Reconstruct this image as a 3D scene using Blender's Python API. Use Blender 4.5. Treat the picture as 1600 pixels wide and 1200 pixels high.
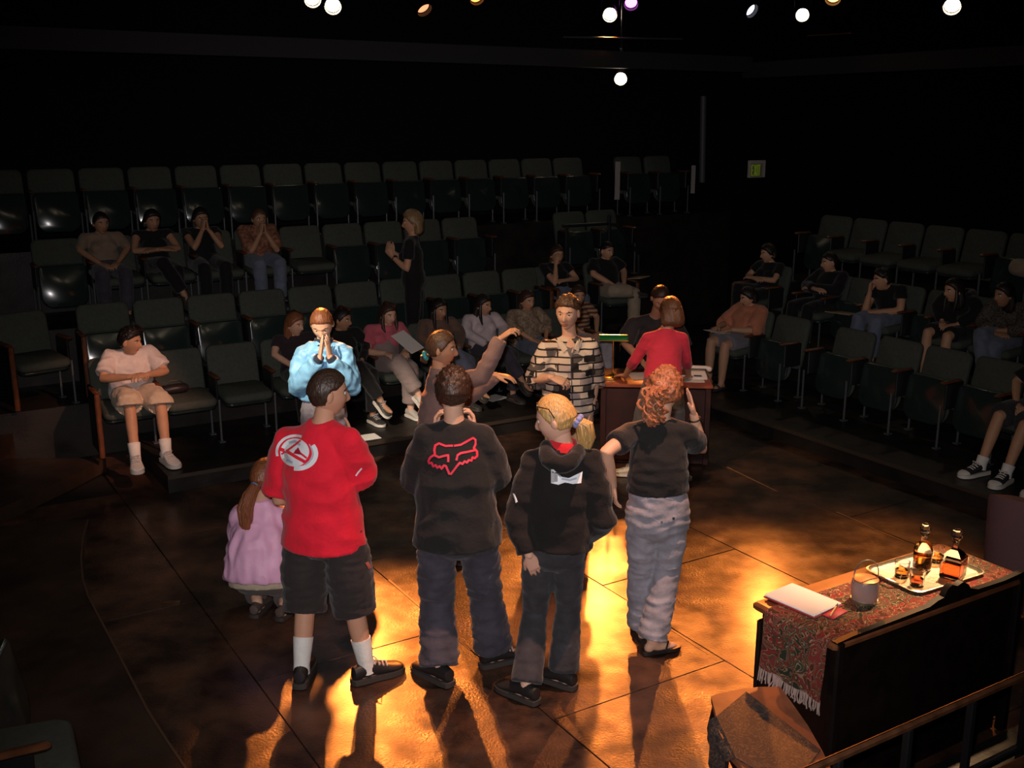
import bpy, bmesh, math, random
import numpy as np
from mathutils import Vector, Matrix, noise
from mathutils.bvhtree import BVHTree
random.seed(7)
for o in list(bpy.data.objects): bpy.data.objects.remove(o)
sc = bpy.context.scene
col = sc.collection
# ------------------------------------------------------------------ camera
FPX, PITCH, CAMH = 1650.0, math.radians(14.0), 3.0
TH = math.radians(31.5)                       # the room is turned against the camera
cam_d = bpy.data.cameras.new('camera'); cam_d.sensor_width = 36.0; cam_d.lens = 36.0*FPX/1600.0
cam = bpy.data.objects.new('camera', cam_d); col.objects.link(cam)
cam.location = (0, 0, CAMH); cam.rotation_euler = (math.pi/2-PITCH, 0, 0)
sc.camera = cam
# ------------------------------------------------------------------ world, exposure
w = bpy.data.worlds.new('world'); sc.world = w; w.use_nodes = True
w.node_tree.nodes['Background'].inputs[0].default_value = (0.5, 0.55, 0.7, 1)
w.node_tree.nodes['Background'].inputs[1].default_value = 0.0006
sc.view_settings.view_transform = 'Standard'; sc.view_settings.look = 'None'
sc.view_settings.gamma = 1.0; sc.view_settings.exposure = 0.0; sc.view_settings.use_curve_mapping = False
# the camera's own flash
fl_d = bpy.data.lights.new('camera_flash', 'SPOT'); fl_d.energy = 720; fl_d.shadow_soft_size = 0.025
fl_d.color = (1.0, 0.93, 0.92); fl_d.spot_size = math.radians(70); fl_d.spot_blend = 1.0
flo = bpy.data.objects.new('camera_flash', fl_d); col.objects.link(flo); flo.location = (-0.05, 0.03, CAMH+0.09); flo.rotation_euler = (math.pi/2-PITCH-.03, 0, .0)

# ------------------------------------------------------------------ photo geometry
CP, SP = math.cos(PITCH), math.sin(PITCH)
U = Vector((math.cos(TH), math.sin(TH), 0)); N = Vector((-math.sin(TH), math.cos(TH), 0))
CAM = Vector((0, 0, CAMH))
def ray(x, y):
    a = (x-800)/FPX; b = (600-y)/FPX
    return Vector((a, CP+b*SP, -SP+b*CP))
def fl(x, y, z=0.0):
    d = ray(x, y); return CAM+d*((z-CAMH)/d.z)
def at(x, y, Y):
    d = ray(x, y); return CAM+d*(Y/d.y)
def planr(x, y, r):
    d = ray(x, y); return CAM+d*(r/d.dot(N))
def plans(x, y, s):
    d = ray(x, y); return CAM+d*(s/d.dot(U))
def W(s, r, z=0.0): return U*s+N*r+Vector((0, 0, z))

# ------------------------------------------------------------------ materials
MATS = {}
def mat(name, color, rough=0.6, metal=0.0, bump=0.0, bscale=60, vary=0.0, vscale=8, emis=None, estr=0, trans=0, ior=1.45, sheen=0, spec=0.5, coat=0):
    if name in MATS: return MATS[name]
    m = bpy.data.materials.new(name); m.use_nodes = True; nt = m.node_tree
    b = nt.nodes['Principled BSDF']
    b.inputs['Base Color'].default_value = (*color, 1); b.inputs['Roughness'].default_value = rough
    b.inputs['Metallic'].default_value = metal; b.inputs['IOR'].default_value = ior
    b.inputs['Specular IOR Level'].default_value = spec
    if trans: b.inputs['Transmission Weight'].default_value = trans
    if sheen: b.inputs['Sheen Weight'].default_value = sheen; b.inputs['Sheen Roughness'].default_value = 0.5
    if coat: b.inputs['Coat Weight'].default_value = coat; b.inputs['Coat Roughness'].default_value = 0.15
    if emis: b.inputs['Emission Color'].default_value = (*emis, 1); b.inputs['Emission Strength'].default_value = estr
    if bump or vary:
        tc = nt.nodes.new('ShaderNodeTexCoord')
    if vary:
        n = nt.nodes.new('ShaderNodeTexNoise'); n.inputs['Scale'].default_value = vscale; n.inputs['Detail'].default_value = 4
        nt.links.new(tc.outputs['Object'], n.inputs['Vector'])
        r = nt.nodes.new('ShaderNodeValToRGB'); e = r.color_ramp.elements
        e[0].position = .3; e[1].position = .7
        e[0].color = (*[c*(1-vary) for c in color], 1); e[1].color = (*[min(1, c*(1+vary)) for c in color], 1)
        nt.links.new(n.outputs['Fac'], r.inputs['Fac']); nt.links.new(r.outputs['Color'], b.inputs['Base Color'])
    if bump:
        n2 = nt.nodes.new('ShaderNodeTexNoise'); n2.inputs['Scale'].default_value = bscale; n2.inputs['Detail'].default_value = 3
        nt.links.new(tc.outputs['Object'], n2.inputs['Vector'])
        bp = nt.nodes.new('ShaderNodeBump'); bp.inputs['Strength'].default_value = bump; bp.inputs['Distance'].default_value = 0.01
        nt.links.new(n2.outputs['Fac'], bp.inputs['Height']); nt.links.new(bp.outputs['Normal'], b.inputs['Normal'])
    MATS[name] = m; return m
def cloth(name, color, vary=0.12, rough=0.85): return mat(name, color, rough, bump=0.35, bscale=45, vary=vary, vscale=10, sheen=0.15, spec=0.25)
def hairmat(name, color, vary=0.35):
    if name in MATS: return MATS[name]
    m = mat(name, color, 0.42, spec=0.6); nt = m.node_tree; b = nt.nodes['Principled BSDF']
    tc = nt.nodes.new('ShaderNodeTexCoord'); mp = nt.nodes.new('ShaderNodeMapping'); mp.inputs['Scale'].default_value = (160, 160, 14)
    n = nt.nodes.new('ShaderNodeTexNoise'); n.inputs['Scale'].default_value = 1.0; n.inputs['Detail'].default_value = 2
    r = nt.nodes.new('ShaderNodeValToRGB'); e = r.color_ramp.elements
    e[0].position = .32; e[1].position = .68
    e[0].color = (*[c*(1-vary) for c in color], 1); e[1].color = (*[min(1, c*(1+vary)) for c in color], 1)
    bp = nt.nodes.new('ShaderNodeBump'); bp.inputs['Strength'].default_value = .6; bp.inputs['Distance'].default_value = .006
    nt.links.new(tc.outputs['Object'], mp.inputs['Vector']); nt.links.new(mp.outputs['Vector'], n.inputs['Vector'])
    nt.links.new(n.outputs['Fac'], r.inputs['Fac']); nt.links.new(r.outputs['Color'], b.inputs['Base Color'])
    nt.links.new(n.outputs['Fac'], bp.inputs['Height']); nt.links.new(bp.outputs['Normal'], b.inputs['Normal'])
    return m

# ------------------------------------------------------------------ mesh helpers
def loft(secs, n=16, phase=0.0, flip=False):
    """secs: (centre, vecA, vecB); closed rings, capped ends"""
    V = []; F = []
    for c, a, b in secs:
        for i in range(n):
            t = phase+2*math.pi*i/n
            V.append(c+a*math.cos(t)+b*math.sin(t))
    m = len(secs)
    for j in range(m-1):
        for i in range(n):
            k = (i+1) % n
            F.append((j*n+i, j*n+k, (j+1)*n+k, (j+1)*n+i))
    F.append(tuple(range(n-1, -1, -1))); F.append(tuple((m-1)*n+i for i in range(n)))
    return V, F
def frame_for(d, ref=None):
    d = d.normalized()
    ref = ref or (Vector((0, 0, 1)) if abs(d.z) < .9 else Vector((0, 1, 0)))
    a = d.cross(ref)
    if a.length < 1e-5: a = d.cross(Vector((1, 0, 0)))
    a.normalize(); return a, d.cross(a).normalized()
def tube(pts, rads, n=12, r0=True, r1=True, ref=None):
    pts = [Vector(p) for p in pts]; secs = []
    m = len(pts); a = None
    for i, p in enumerate(pts):
        t = (pts[min(i+1, m-1)]-pts[max(i-1, 0)])
        if t.length < 1e-6: t = Vector((0, 0, 1))
        t.normalize()
        if a is None: a, b = frame_for(t, ref)
        else:
            a = (a-t*a.dot(t)); a = a.normalized() if a.length > 1e-5 else frame_for(t)[0]
            b = t.cross(a)
        ra = rads[i] if not isinstance(rads, (int, float)) else rads
        if isinstance(ra, tuple): ra, rb = ra
        else: rb = ra
        if i == 0 and r0:
            for q in (80, 50, 25): secs.append((p-t*rb*math.sin(math.radians(q)), a*ra*math.cos(math.radians(q)), b*rb*math.cos(math.radians(q))))
        secs.append((p, a*ra, b*rb))
        if i == m-1 and r1:
            for q in (25, 50, 80): secs.append((p+t*rb*math.sin(math.radians(q)), a*ra*math.cos(math.radians(q)), b*rb*math.cos(math.radians(q))))
    return loft(secs, n)
def ball(c, rx, ry=None, rz=None, n=12, R=None):
    ry = ry or rx; rz = rz or rx; secs = []
    X, Y, Z = (Vector((1, 0, 0)), Vector((0, 1, 0)), Vector((0, 0, 1))) if R is None else R
    for q in range(-80, 81, 20):
        t = math.radians(q); secs.append((c+Z*rz*math.sin(t), X*rx*math.cos(t), Y*ry*math.cos(t)))
    return loft(secs, n)
def box(cx, cy, cz, sx, sy, sz, bev=0.0):
    hx, hy, hz = sx/2, sy/2, sz/2
    if bev <= 0:
        V = [Vector((cx+i*hx, cy+j*hy, cz+k*hz)) for k in (-1, 1) for j in (-1, 1) for i in (-1, 1)]
        return V, [(0, 2, 3, 1), (4, 5, 7, 6), (0, 1, 5, 4), (2, 6, 7, 3), (0, 4, 6, 2), (1, 3, 7, 5)]
    e = min(bev, hx*.9, hy*.9, hz*.9); secs = []
    V = []; F = []
    rings = [(-hz, e), (-hz+e, 0), (hz-e, 0), (hz, e)]
    for z, i in rings:
        for (x, y) in ((-hx+e, -hy), (hx-e, -hy), (hx, -hy+e), (hx, hy-e), (hx-e, hy), (-hx+e, hy), (-hx, hy-e), (-hx, -hy+e)):
            fx = (abs(x)-i)/abs(x) if x else 1; fy = (abs(y)-i)/abs(y) if y else 1
            V.append(Vector((cx+x*fx, cy+y*fy, cz+z)))
    for j in range(3):
        for i in range(8):
            k = (i+1) % 8; F.append((j*8+i, j*8+k, j*8+8+k, j*8+8+i))
    F.append(tuple(range(7, -1, -1))); F.append(tuple(24+i for i in range(8)))
    return V, F
def prism(poly, z0, z1, bev=0.0):
    """extrude polygon (list of (x,y)) from z0 to z1"""
    n = len(poly); V = [Vector((x, y, z0)) for x, y in poly]+[Vector((x, y, z1)) for x, y in poly]
    F = [(i, (i+1) % n, n+(i+1) % n, n+i) for i in range(n)]
    F.append(tuple(range(n-1, -1, -1))); F.append(tuple(range(n, 2*n)))
    return V, F
def slab(w, h, t, rad, e=0.015, seg=4, rb=None):
    """padded panel in XZ, centred, thickness along Y"""
    rb = rad if rb is None else rb
    out = []
    for (sx, sz, a0, rr) in ((1, 1, 0, rad), (-1, 1, 90, rad), (-1, -1, 180, rb), (1, -1, 270, rb)):
        for i in range(seg+1):
            a = math.radians(a0+90*i/seg)
            out.append((sx*(w/2-rr)+rr*math.cos(a), sz*(h/2-rr)+rr*math.sin(a)))
    n = len(out); V = []; F = []
    for y, k in ((-t/2, e), (-t/2+e*.35, e*.35), (-t/2+e, 0), (t/2-e, 0), (t/2-e*.35, e*.35), (t/2, e)):
        for x, z in out: V.append(Vector((x*(1-2*k/w), y, z*(1-2*k/h))))
    for j in range(5):
        for i in range(n):
            q = (i+1) % n; F.append((j*n+i, j*n+n+i, j*n+n+q, j*n+q))
    F.append(tuple(range(n))); F.append(tuple(range(6*n-1, 5*n-1, -1)))
    return V, F
def lathe(prof, n=24, c=(0, 0, 0)):
    V = []; F = []; m = len(prof); c = Vector(c)
    for r, z in prof:
        for i in range(n):
            a = 2*math.pi*i/n; V.append(c+Vector((r*math.cos(a), r*math.sin(a), z)))
    for j in range(m-1):
        for i in range(n):
            k = (i+1) % n; F.append((j*n+i, j*n+k, j*n+n+k, j*n+n+i))
    F.append(tuple(range(n-1, -1, -1))); F.append(tuple((m-1)*n+i for i in range(n)))
    return V, F
def xf(S, M):
    V, F = S; return [M @ Vector(v) for v in V], F
def join(*S):
    V = []; F = []
    for v, f in S:
        o = len(V); V += list(v); F += [tuple(i+o for i in q) for q in f]
    return V, F
def mkmesh(name, S, mats, idx=None, smooth=True, fix=True):
    V, F = S
    me = bpy.data.meshes.new(name); me.from_pydata([tuple(v) for v in V], [], F)
    for m in (mats if isinstance(mats, (list, tuple)) else [mats]): me.materials.append(m)
    if idx is not None: me.polygons.foreach_set('material_index', idx)
    if fix:
        bm = bmesh.new(); bm.from_mesh(me); bmesh.ops.recalc_face_normals(bm, faces=bm.faces); bm.to_mesh(me); bm.free()
    if smooth:
        me.polygons.foreach_set('use_smooth', [True]*len(me.polygons))
        if smooth != 'all':
            try: me.set_sharp_from_angle(angle=math.radians(42))
            except Exception: pass
    me.update(); return me
def obj(name, me, parent=None, loc=None, rz=None, **props):
    o = bpy.data.objects.new(name, me); col.objects.link(o)
    if parent is not None: o.parent = parent
    if loc is not None: o.location = loc
    if rz is not None: o.rotation_euler = (0, 0, rz)
    for k, v in props.items(): o[k] = v
    return o
def thing(name, loc, label, cat, rz=0, group=None):
    o = bpy.data.objects.new(name, None); col.objects.link(o); o.location = loc; o.rotation_euler = (0, 0, rz)
    o.empty_display_size = .1; o['label'] = label; o['category'] = cat
    if group: o['group'] = group
    return o
def part(name, S, m, parent, smooth=True, **kw): return obj(name, mkmesh(name, S, m, smooth=smooth), parent, **kw)

TMP = bpy.data.objects.new('tmp_work', bpy.data.meshes.new('tmp_work')); col.objects.link(TMP)
_rm = TMP.modifiers.new('r', 'REMESH'); _rm.mode = 'VOXEL'
_sm = TMP.modifiers.new('s', 'SMOOTH'); _sm.factor = 0.5
def remesh(shells, voxel, it=3):
    V, F = join(*shells)
    me = bpy.data.meshes.new('t'); me.from_pydata([tuple(v) for v in V], [], F)
    bm = bmesh.new(); bm.from_mesh(me); bmesh.ops.recalc_face_normals(bm, faces=bm.faces); bm.to_mesh(me); bm.free()
    old = TMP.data; TMP.data = me; bpy.data.meshes.remove(old)
    _rm.voxel_size = voxel; _sm.iterations = it; _sm.show_viewport = it > 0
    dg = bpy.context.evaluated_depsgraph_get(); dg.update()
    ev = TMP.evaluated_get(dg); m2 = ev.to_mesh()
    n = len(m2.vertices); co = np.empty(n*3, np.float32); m2.vertices.foreach_get('co', co)
    no = np.empty(n*3, np.float32); m2.vertices.foreach_get('normal', no)
    fs = [tuple(p.vertices) for p in m2.polygons]
    ev.to_mesh_clear()
    return co.reshape(-1, 3), fs, no.reshape(-1, 3)
def wrinkle(co, no, amp, freq=(7, 7, 16), seed=0.0):
    if amp <= 0: return co
    out = co.copy(); fx, fy, fz = freq; dn = 1-np.clip(-no[:, 2], 0, 1)**2
    for i in range(len(co)):
        x, y, z = co[i]
        a = noise.noise((x*fx+seed, y*fy, z*fz)); b = noise.noise((x*fx*2.3, y*fy*2.3+seed, z*fz*1.6))
        out[i] += no[i]*amp*dn[i]*((1-2*abs(a))*.8+.5*b-.3)
    return out
# ------------------------------------------------------------------ stage lamps
M_BLACK = mat('black_paint', (0.012, 0.012, 0.013), 0.5)
M_IRON = mat('dark_iron', (0.03, 0.03, 0.033), 0.45, metal=0.6)
M_STEEL = mat('grey_steel', (0.30, 0.31, 0.33), 0.4, metal=0.8)
def aim_m(loc, tgt):
    q = (Vector(tgt)-Vector(loc)).to_track_quat('-Z', 'Y'); return q
def stage_light(loc, tgt, label, watt, color, angle=40, blend=.6, lens=(1, .8, .55), lstr=40, r=0.085, soft=.06, group='stage lamps hung from the lighting pipes', rod=False):
    o = thing('stage_light', loc, label, 'stage light', group=group)
    o.rotation_mode = 'QUATERNION'; o.rotation_quaternion = aim_m(loc, tgt)
    part('can', lathe([(r*.35, .30), (r*.8, .27), (r*1.05, .2), (r*1.1, .02), (r*1.25, .0), (r*1.25, -.05), (r*1.18, -.05), (r*1.15, .0), (r*1.0, .012)], 20), M_BLACK, o)
    lm = mat('lens_%d_%d_%d_%d' % (lens[0]*99, lens[1]*99, lens[2]*99, lstr), (.8, .8, .8), .2, emis=lens, estr=lstr)
    part('lens', lathe([(.001, -.002), (r*.6, -.006), (r, .006), (r, .01), (.001, .01)], 20), lm, o)
    yk = [Vector((s*r*1.4, 0, z)) for s, z in ((-1, .1), (-1, .22), (-.7, .36), (.7, .36), (1, .22), (1, .1))]
    part('yoke', tube([Vector((p.x, p.z*.9-.03, .10)) for p in yk], .012, 8), M_IRON, o)
    part('clamp', box(0, .34, .10, .05, .09, .05, .008), M_IRON, o)
    if rod:
        q = aim_m(loc, tgt).to_matrix().inverted(); L0 = Vector(loc)
        part('hanger_rod', tube([q @ Vector((0, 0, .02)) + Vector((0, .30, .10)) * 0 + q @ Vector((0, -.0, .12)), q @ Vector((0, 0, (6.2 if rod is True else rod)-L0.z))], .014, 8, False, False), M_IRON, o)
    if watt > 0:
        ld = bpy.data.lights.new('spot', 'SPOT'); ld.energy = watt; ld.color = color; ld.spot_size = math.radians(angle); ld.spot_blend = blend
        ld.shadow_soft_size = soft
        lo = bpy.data.objects.new('spot', ld); col.objects.link(lo); lo.parent = o; lo.location = (0, 0, -.08)
    return o
AMB = (1.0, .25, .037); WARM = (1.0, .74, .45)
STAGE = Vector((.3, 6.0, 0))
LP = planr
stage_light(planr(520, 8, 12.6), fl(650, 1130), 'bright stage lamp at the upper left, right of its half-hidden neighbour', 5200, AMB, 14, .9)
stage_light(planr(488, -3, 12.6), fl(800, 1150), 'glowing stage lamp half cut by the top edge at the upper left', 1200, AMB, 15, .9)
stage_light(planr(953, 22, 12.6), fl(930, 1110), 'large glowing stage lamp below the violet lamp', 4300, AMB, 17, .9)
stage_light(planr(970, 122, 12.3), fl(860, 1180), 'lone glowing stage lamp hung lowest, below the lighting beam', 1500, AMB, 17, .9, r=.075, rod=4.72)
stage_light(plans(1254, 22, 11.2), fl(1090, 1180), 'glowing stage lamp between the white crescent lamp and the far right lamp', 2100, AMB, 17, .9, r=.075)
stage_light(plans(1488, 8, 11.2), fl(1330, 960), 'glowing stage lamp at the far upper right', 420, AMB, 18, .9)
stage_light(planr(986, 4, 12.75), W(6, 7.5, 0), 'violet glowing stage lamp at the top centre', 0, AMB, lens=(.75, .16, .85), lstr=5)
stage_light(plans(1172, 15, 11.2), plans(1172, 15, 11.2)+Vector((.55, -.75, -.55)), 'stage lamp turned aside showing a thin white crescent of lens', 0, AMB, lens=(.8, .8, 1), lstr=2.2)
stage_light(planr(661, 12, 12.6), planr(661, 12, 12.6)+Vector((.5, -.5, -.75)), 'stage lamp turned aside showing a thin orange crescent of lens', 0, AMB, lens=(1, .35, .15), lstr=1.6)
stage_light(plans(1302, -5, 11.3), W(7, 7, 0), 'orange stage lamp barely showing at the top edge beside the right lamps', 0, AMB, lens=(1, .4, .1), lstr=6)
stage_light(planr(744, -6, 12.6), W(6, 6, 0), 'dim orange stage lamp barely showing at the top edge near the centre', 0, AMB, lens=(1, .3, .05), lstr=3)
# lamps over the audience on the camera's side of the stage, out of the picture
stage_light(Vector((-3.3, 3.4, 5.0)), Vector((-1.45, 7.9, 1.45)), 'stage lamp above the left near seats', 2600, (1.0, .82, .62), 12, .7, rod=True)
stage_light(Vector((-2.2, 5.2, 5.0)), Vector((.25, 7.6, 1.45)), 'stage lamp above the left of the stage', 800, (1.0, .62, .32), 22, .8, rod=True)
stage_light(Vector((3.4, 6.6, 4.9)), fl(1400, 905, .8), 'stage lamp above the sideboard', 2300, (1.0, .58, .28), 17, .8, rod=True)
stage_light(Vector((2.6, 5.6, 5.0)), Vector((1.25, 9.1, .9)), 'stage lamp above the right of the stage', 300, (1.0, .55, .35), 18, .8, rod=True)
stage_light(Vector((1.6, 4.6, 5.0)), Vector((-3.25, 8.7, .7)), 'stage lamp aimed at the left end of the front row', 1250, (1.0, .46, .28), 12, .8, rod=True)
stage_light(Vector((.9, 4.6, 5.4)), fl(880, 1050), 'stage lamp above the near side of the stage', 1150, (1.0, .50, .32), 38, 1.0, rod=True)

# ------------------------------------------------------------------ the room
def tri_mat(name, c0, c1, scale, rough0, rough1, bump=0.2, lo=.35, hi=.7):
    m = mat(name, c0, rough0); nt = m.node_tree; b = nt.nodes['Principled BSDF']
    tc = nt.nodes.new('ShaderNodeTexCoord'); n = nt.nodes.new('ShaderNodeTexNoise')
    n.inputs['Scale'].default_value = scale; n.inputs['Detail'].default_value = 7; n.inputs['Roughness'].default_value = .62
    g = nt.nodes.new('ShaderNodeNewGeometry')
    nt.links.new(g.outputs['Position'], n.inputs['Vector'])
    r = nt.nodes.new('ShaderNodeValToRGB'); e = r.color_ramp.elements; e[0].position = lo; e[1].position = hi
    e[0].color = (*c0, 1); e[1].color = (*c1, 1)
    nt.links.new(n.outputs['Fac'], r.inputs['Fac']); nt.links.new(r.outputs['Color'], b.inputs['Base Color'])
    mr = nt.nodes.new('ShaderNodeMapRange'); mr.inputs['From Min'].default_value = .3; mr.inputs['From Max'].default_value = .7
    mr.inputs['To Min'].default_value = rough0; mr.inputs['To Max'].default_value = rough1
    n3 = nt.nodes.new('ShaderNodeTexNoise'); n3.inputs['Scale'].default_value = scale*2.6; n3.inputs['Detail'].default_value = 5
    nt.links.new(g.outputs['Position'], n3.inputs['Vector'])
    nt.links.new(n3.outputs['Fac'], mr.inputs['Value']); nt.links.new(mr.outputs['Result'], b.inputs['Roughness'])
    n2 = nt.nodes.new('ShaderNodeTexNoise'); n2.inputs['Scale'].default_value = 70; n2.inputs['Detail'].default_value = 4
    nt.links.new(g.outputs['Position'], n2.inputs['Vector'])
    bp = nt.nodes.new('ShaderNodeBump'); bp.inputs['Strength'].default_value = bump; bp.inputs['Distance'].default_value = .01
    nt.links.new(n2.outputs['Fac'], bp.inputs['Height']); nt.links.new(bp.outputs['Normal'], b.inputs['Normal'])
    return m
M_FLOOR = tri_mat('stage_floor_paint', (.012, .0065, .005), (.10, .046, .026), 2.3, .28, .64, .34, .40, .66)
_b = M_FLOOR.node_tree.nodes['Principled BSDF']; _b.inputs['Coat Weight'].default_value = .22; _b.inputs['Coat Roughness'].default_value = .2
M_PLAT = tri_mat('platform_paint', (.008, .007, .007), (.022, .017, .014), 2.0, .35, .6, .15)
M_WALL = mat('black_wall_paint', (.008, .008, .010), .95, spec=.1)
M_JOINT = mat('floor_joint', (.01, .007, .005), .8)
def rbox(s0, s1, r0, r1, z0, z1):
    """box in room axes, given in world coordinates"""
    V, F = box((s0+s1)/2, (r0+r1)/2, (z0+z1)/2, s1-s0, r1-r0, z1-z0)
    return [W(v.x, v.y, v.z) for v in V], F
def struct(name, S, m, label=None, parent=None, smooth=False):
    o = part(name, S, m, parent, smooth=smooth); o['kind'] = 'structure'
    if label: o['label'] = label; o['category'] = name.split('_')[0]
    return o
floor = struct('floor', rbox(-4, 14, -3, 14, -.14, -.022), M_JOINT, 'dark brown painted stage floor of large worn sheets')
S0, R0, PW, PL = 2.725, 4.04, 1.182, 2.364
k = 0; pm = {}
scratch_rng = random.Random(3)
for i in range(-4, 5):
    for j in range(-2, 3):
        off = 0.0 if i % 2 == 0 else PL/2
        a0 = S0+i*PW; b0 = R0+off+(j-0)*PL
        if b0 > 8.6 or b0+PL < .8: continue
        p = part('floor_panel', xf(box(PW/2, PL/2, -.011, PW-.006, PL-.006, .022, .002), Matrix.Identity(4)), M_FLOOR, floor, smooth=False)
        p.rotation_euler = (0, 0, TH); p.location = W(a0, b0, scratch_rng.uniform(-.0015, .0))
M_TAPE = mat('worn_wood', (.34, .17, .07), .45)
for (a, b, wd) in (((607, 906), (735, 1016), .010), ((1307, 800), (1412, 846), .008), ((1136, 730), (1215, 768), .010), ((1032, 973), (1106, 1022), .006)):
    A, B = fl(*a), fl(*b); d = (B-A).normalized(); q = Vector((-d.y, d.x, 0))*wd
    V = [A+q, A-q*.6, B-q*.3, B+q*.2]; V = V+[v+Vector((0, 0, .0012)) for v in V]
    part('floor_scratch', (V, [(3, 2, 1, 0), (4, 5, 6, 7), (0, 1, 5, 4), (1, 2, 6, 5), (2, 3, 7, 6), (3, 0, 4, 7)]), M_TAPE, floor, smooth=False)
A = fl(267, 943)
part('floor_hatch', xf(box(0, 0, .002, .11, .07, .006, .002), Matrix.Translation(A) @ Matrix.Rotation(.15, 4, 'Z')), mat('hatch_brass', (.12, .07, .04), .4, metal=.5), floor)

struct('wall_back', rbox(-6, 15, 13.4, 13.6, -.1, 6.2), M_WALL, 'black wall behind the far left bank of seats')
struct('wall_right', rbox(13.6, 13.8, -4, 13.4, -.1, 6.2), M_WALL, 'black wall behind the right bank of seats')
struct('wall_left', rbox(-6.2, -6, -4, 13.6, -.1, 6.2), M_WALL, 'black wall on the left side of the hall')
struct('ceiling', rbox(-6.2, 13.8, -4, 13.6, 6.2, 6.3), M_WALL, 'black ceiling above the lighting pipes')
def platform(s0, s1, r0, r1, z, label, z0=0.0):
    o = struct('platform', rbox(s0, s1, r0, r1, z0, z), M_PLAT, label); o['category'] = 'platform'; return o
ZL = {1: .15, 2: .50, 3: 1.03, 4: 1.68}; ZR = {1: .15, 2: .50, 3: 1.04}
platform(1.90, 7.12, 8.55, 9.95, ZL[1], 'black platform under the front row of the far seats')
platform(-.6, 8.45, 9.95, 10.9, ZL[2], 'black platform under the second row of the far seats')
platform(-1.6, 9.15, 10.9, 11.95, ZL[3], 'black platform under the third row of the far seats')
platform(-2.5, 11.2, 11.95, 13.4, ZL[4], 'black platform under the back row of the far seats')
platform(7.28, 8.75, 2.9, 9.25, ZR[1], 'black platform under the front row of the right seats')
platform(8.75, 9.8, 2.9, 9.35, ZR[2], 'black platform under the second row of the right seats')
platform(9.8, 13.6, 2.9, 9.9, ZR[3], 'black platform under the back row of the right seats')
M_NOSE = mat('worn_edge', (.05, .034, .024), .5)
for (s0, s1, r0, r1, z) in ((1.90, 7.12, 8.535, 8.55, ZL[1]), (7.265, 7.28, 2.9, 9.25, ZR[1])):
    V = rbox(s0, s1, r0, r1, z-.03, z+.002)
    o = part('trim', V, M_NOSE, None, smooth=False); o['kind'] = 'structure'; o['label'] = 'worn nosing along the edge of the front seat platform, %s' % ('far bank' if s0 < 3 else 'right bank'); o['category'] = 'trim'
def polyplat(pts, z0, z, label):
    P = [fl(x, y, z) for x, y in pts]
    V = [Vector((p.x, p.y, z0)) for p in P]+[Vector((p.x, p.y, z)) for p in P]; n = len(P)
    F = [(i, (i+1) % n, n+(i+1) % n, n+i) for i in range(n)]+[tuple(range(n-1, -1, -1)), tuple(range(n, 2*n))]
    o = struct('platform', (V, F), M_PLAT2, label); o['category'] = 'platform'; return o
M_PLAT2 = tri_mat('platform_brown_paint', (.020, .012, .009), (.060, .034, .022), 1.8, .35, .55, .12)
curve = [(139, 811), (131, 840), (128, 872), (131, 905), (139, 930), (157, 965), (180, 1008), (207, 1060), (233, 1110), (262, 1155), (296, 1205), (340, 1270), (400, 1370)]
polyplat(curve+[(-100, 1500), (-700, 1500), (-700, 1000), (-260, 830), (0, 822), (100, 813)], 0, .10, 'low raised floor with a curved edge at the left of the stage')
ce = [fl(x, y, .101) for x, y in curve]  # thin lighter ribbon: the lit line of the curved edge, put into its colour
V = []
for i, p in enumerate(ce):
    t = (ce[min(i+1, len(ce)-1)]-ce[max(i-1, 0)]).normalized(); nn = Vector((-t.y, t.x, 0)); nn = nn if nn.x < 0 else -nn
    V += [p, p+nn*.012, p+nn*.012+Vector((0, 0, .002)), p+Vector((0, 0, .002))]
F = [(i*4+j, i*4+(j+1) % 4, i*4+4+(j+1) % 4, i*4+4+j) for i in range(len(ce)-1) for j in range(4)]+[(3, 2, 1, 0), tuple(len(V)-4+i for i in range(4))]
o = part('trim', (V, F), mat('lit_curve_edge', (.09, .05, .03), .5), None, smooth=False); o['kind'] = 'structure'; o['label'] = 'painted lit line along the edge of the curved raised floor at the left'; o['category'] = 'trim'
polyplat([(165, 716), (120, 739), (35, 779), (-60, 822), (-420, 815), (-300, 716)], 0, .12, 'low step at the left end of the far seats')
polyplat([(100, 662), (65, 657), (0, 685), (-80, 720), (-420, 715), (-300, 660), (60, 640)], 0, .32, 'upper step at the left end of the far seats')
# railing close to the camera, and the platform behind it
struct('platform', rbox(2.2, 7.2, .4, 2.62, 0, .15), M_PLAT, 'black platform behind the railing near the camera')['category'] = 'platform'
rl = thing('railing', W(2.2, 2.13, .15), 'black railing with a worn copper-brown hand rail, bottom right', 'railing', TH)
M_RAIL = mat('worn_copper_rail', (.16, .065, .03), .4, metal=.3, vary=.4, vscale=20)
part('hand_rail', box(2.4, 0, .75, 4.9, .028, .03, .008), M_RAIL, rl)
part('bottom_rail', box(2.4, 0, .42, 4.9, .03, .03, .005), M_BLACK, rl)
bal = mkmesh('baluster', box(0, 0, .37, .028, .028, .74, .004), M_BLACK)
for i in range(14): obj('baluster', bal, rl, loc=(.05+i*.36, 0, 0))
sl = thing('seat_ledge', W(2.8, 1.78, .15), 'second copper-brown rail edge in the bottom right corner', 'railing', TH)
part('ledge_rail', box(.15, 0, .75, .75, .04, .03, .006), M_RAIL, sl); part('ledge_rail', box(1.2, 0, .75, 1.2, .04, .03, .006), M_RAIL, sl)
for x in (-.2, .5, .62, 1.75): part('ledge_post', box(x, 0, .37, .03, .03, .74, .004), M_BLACK, sl)
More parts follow.
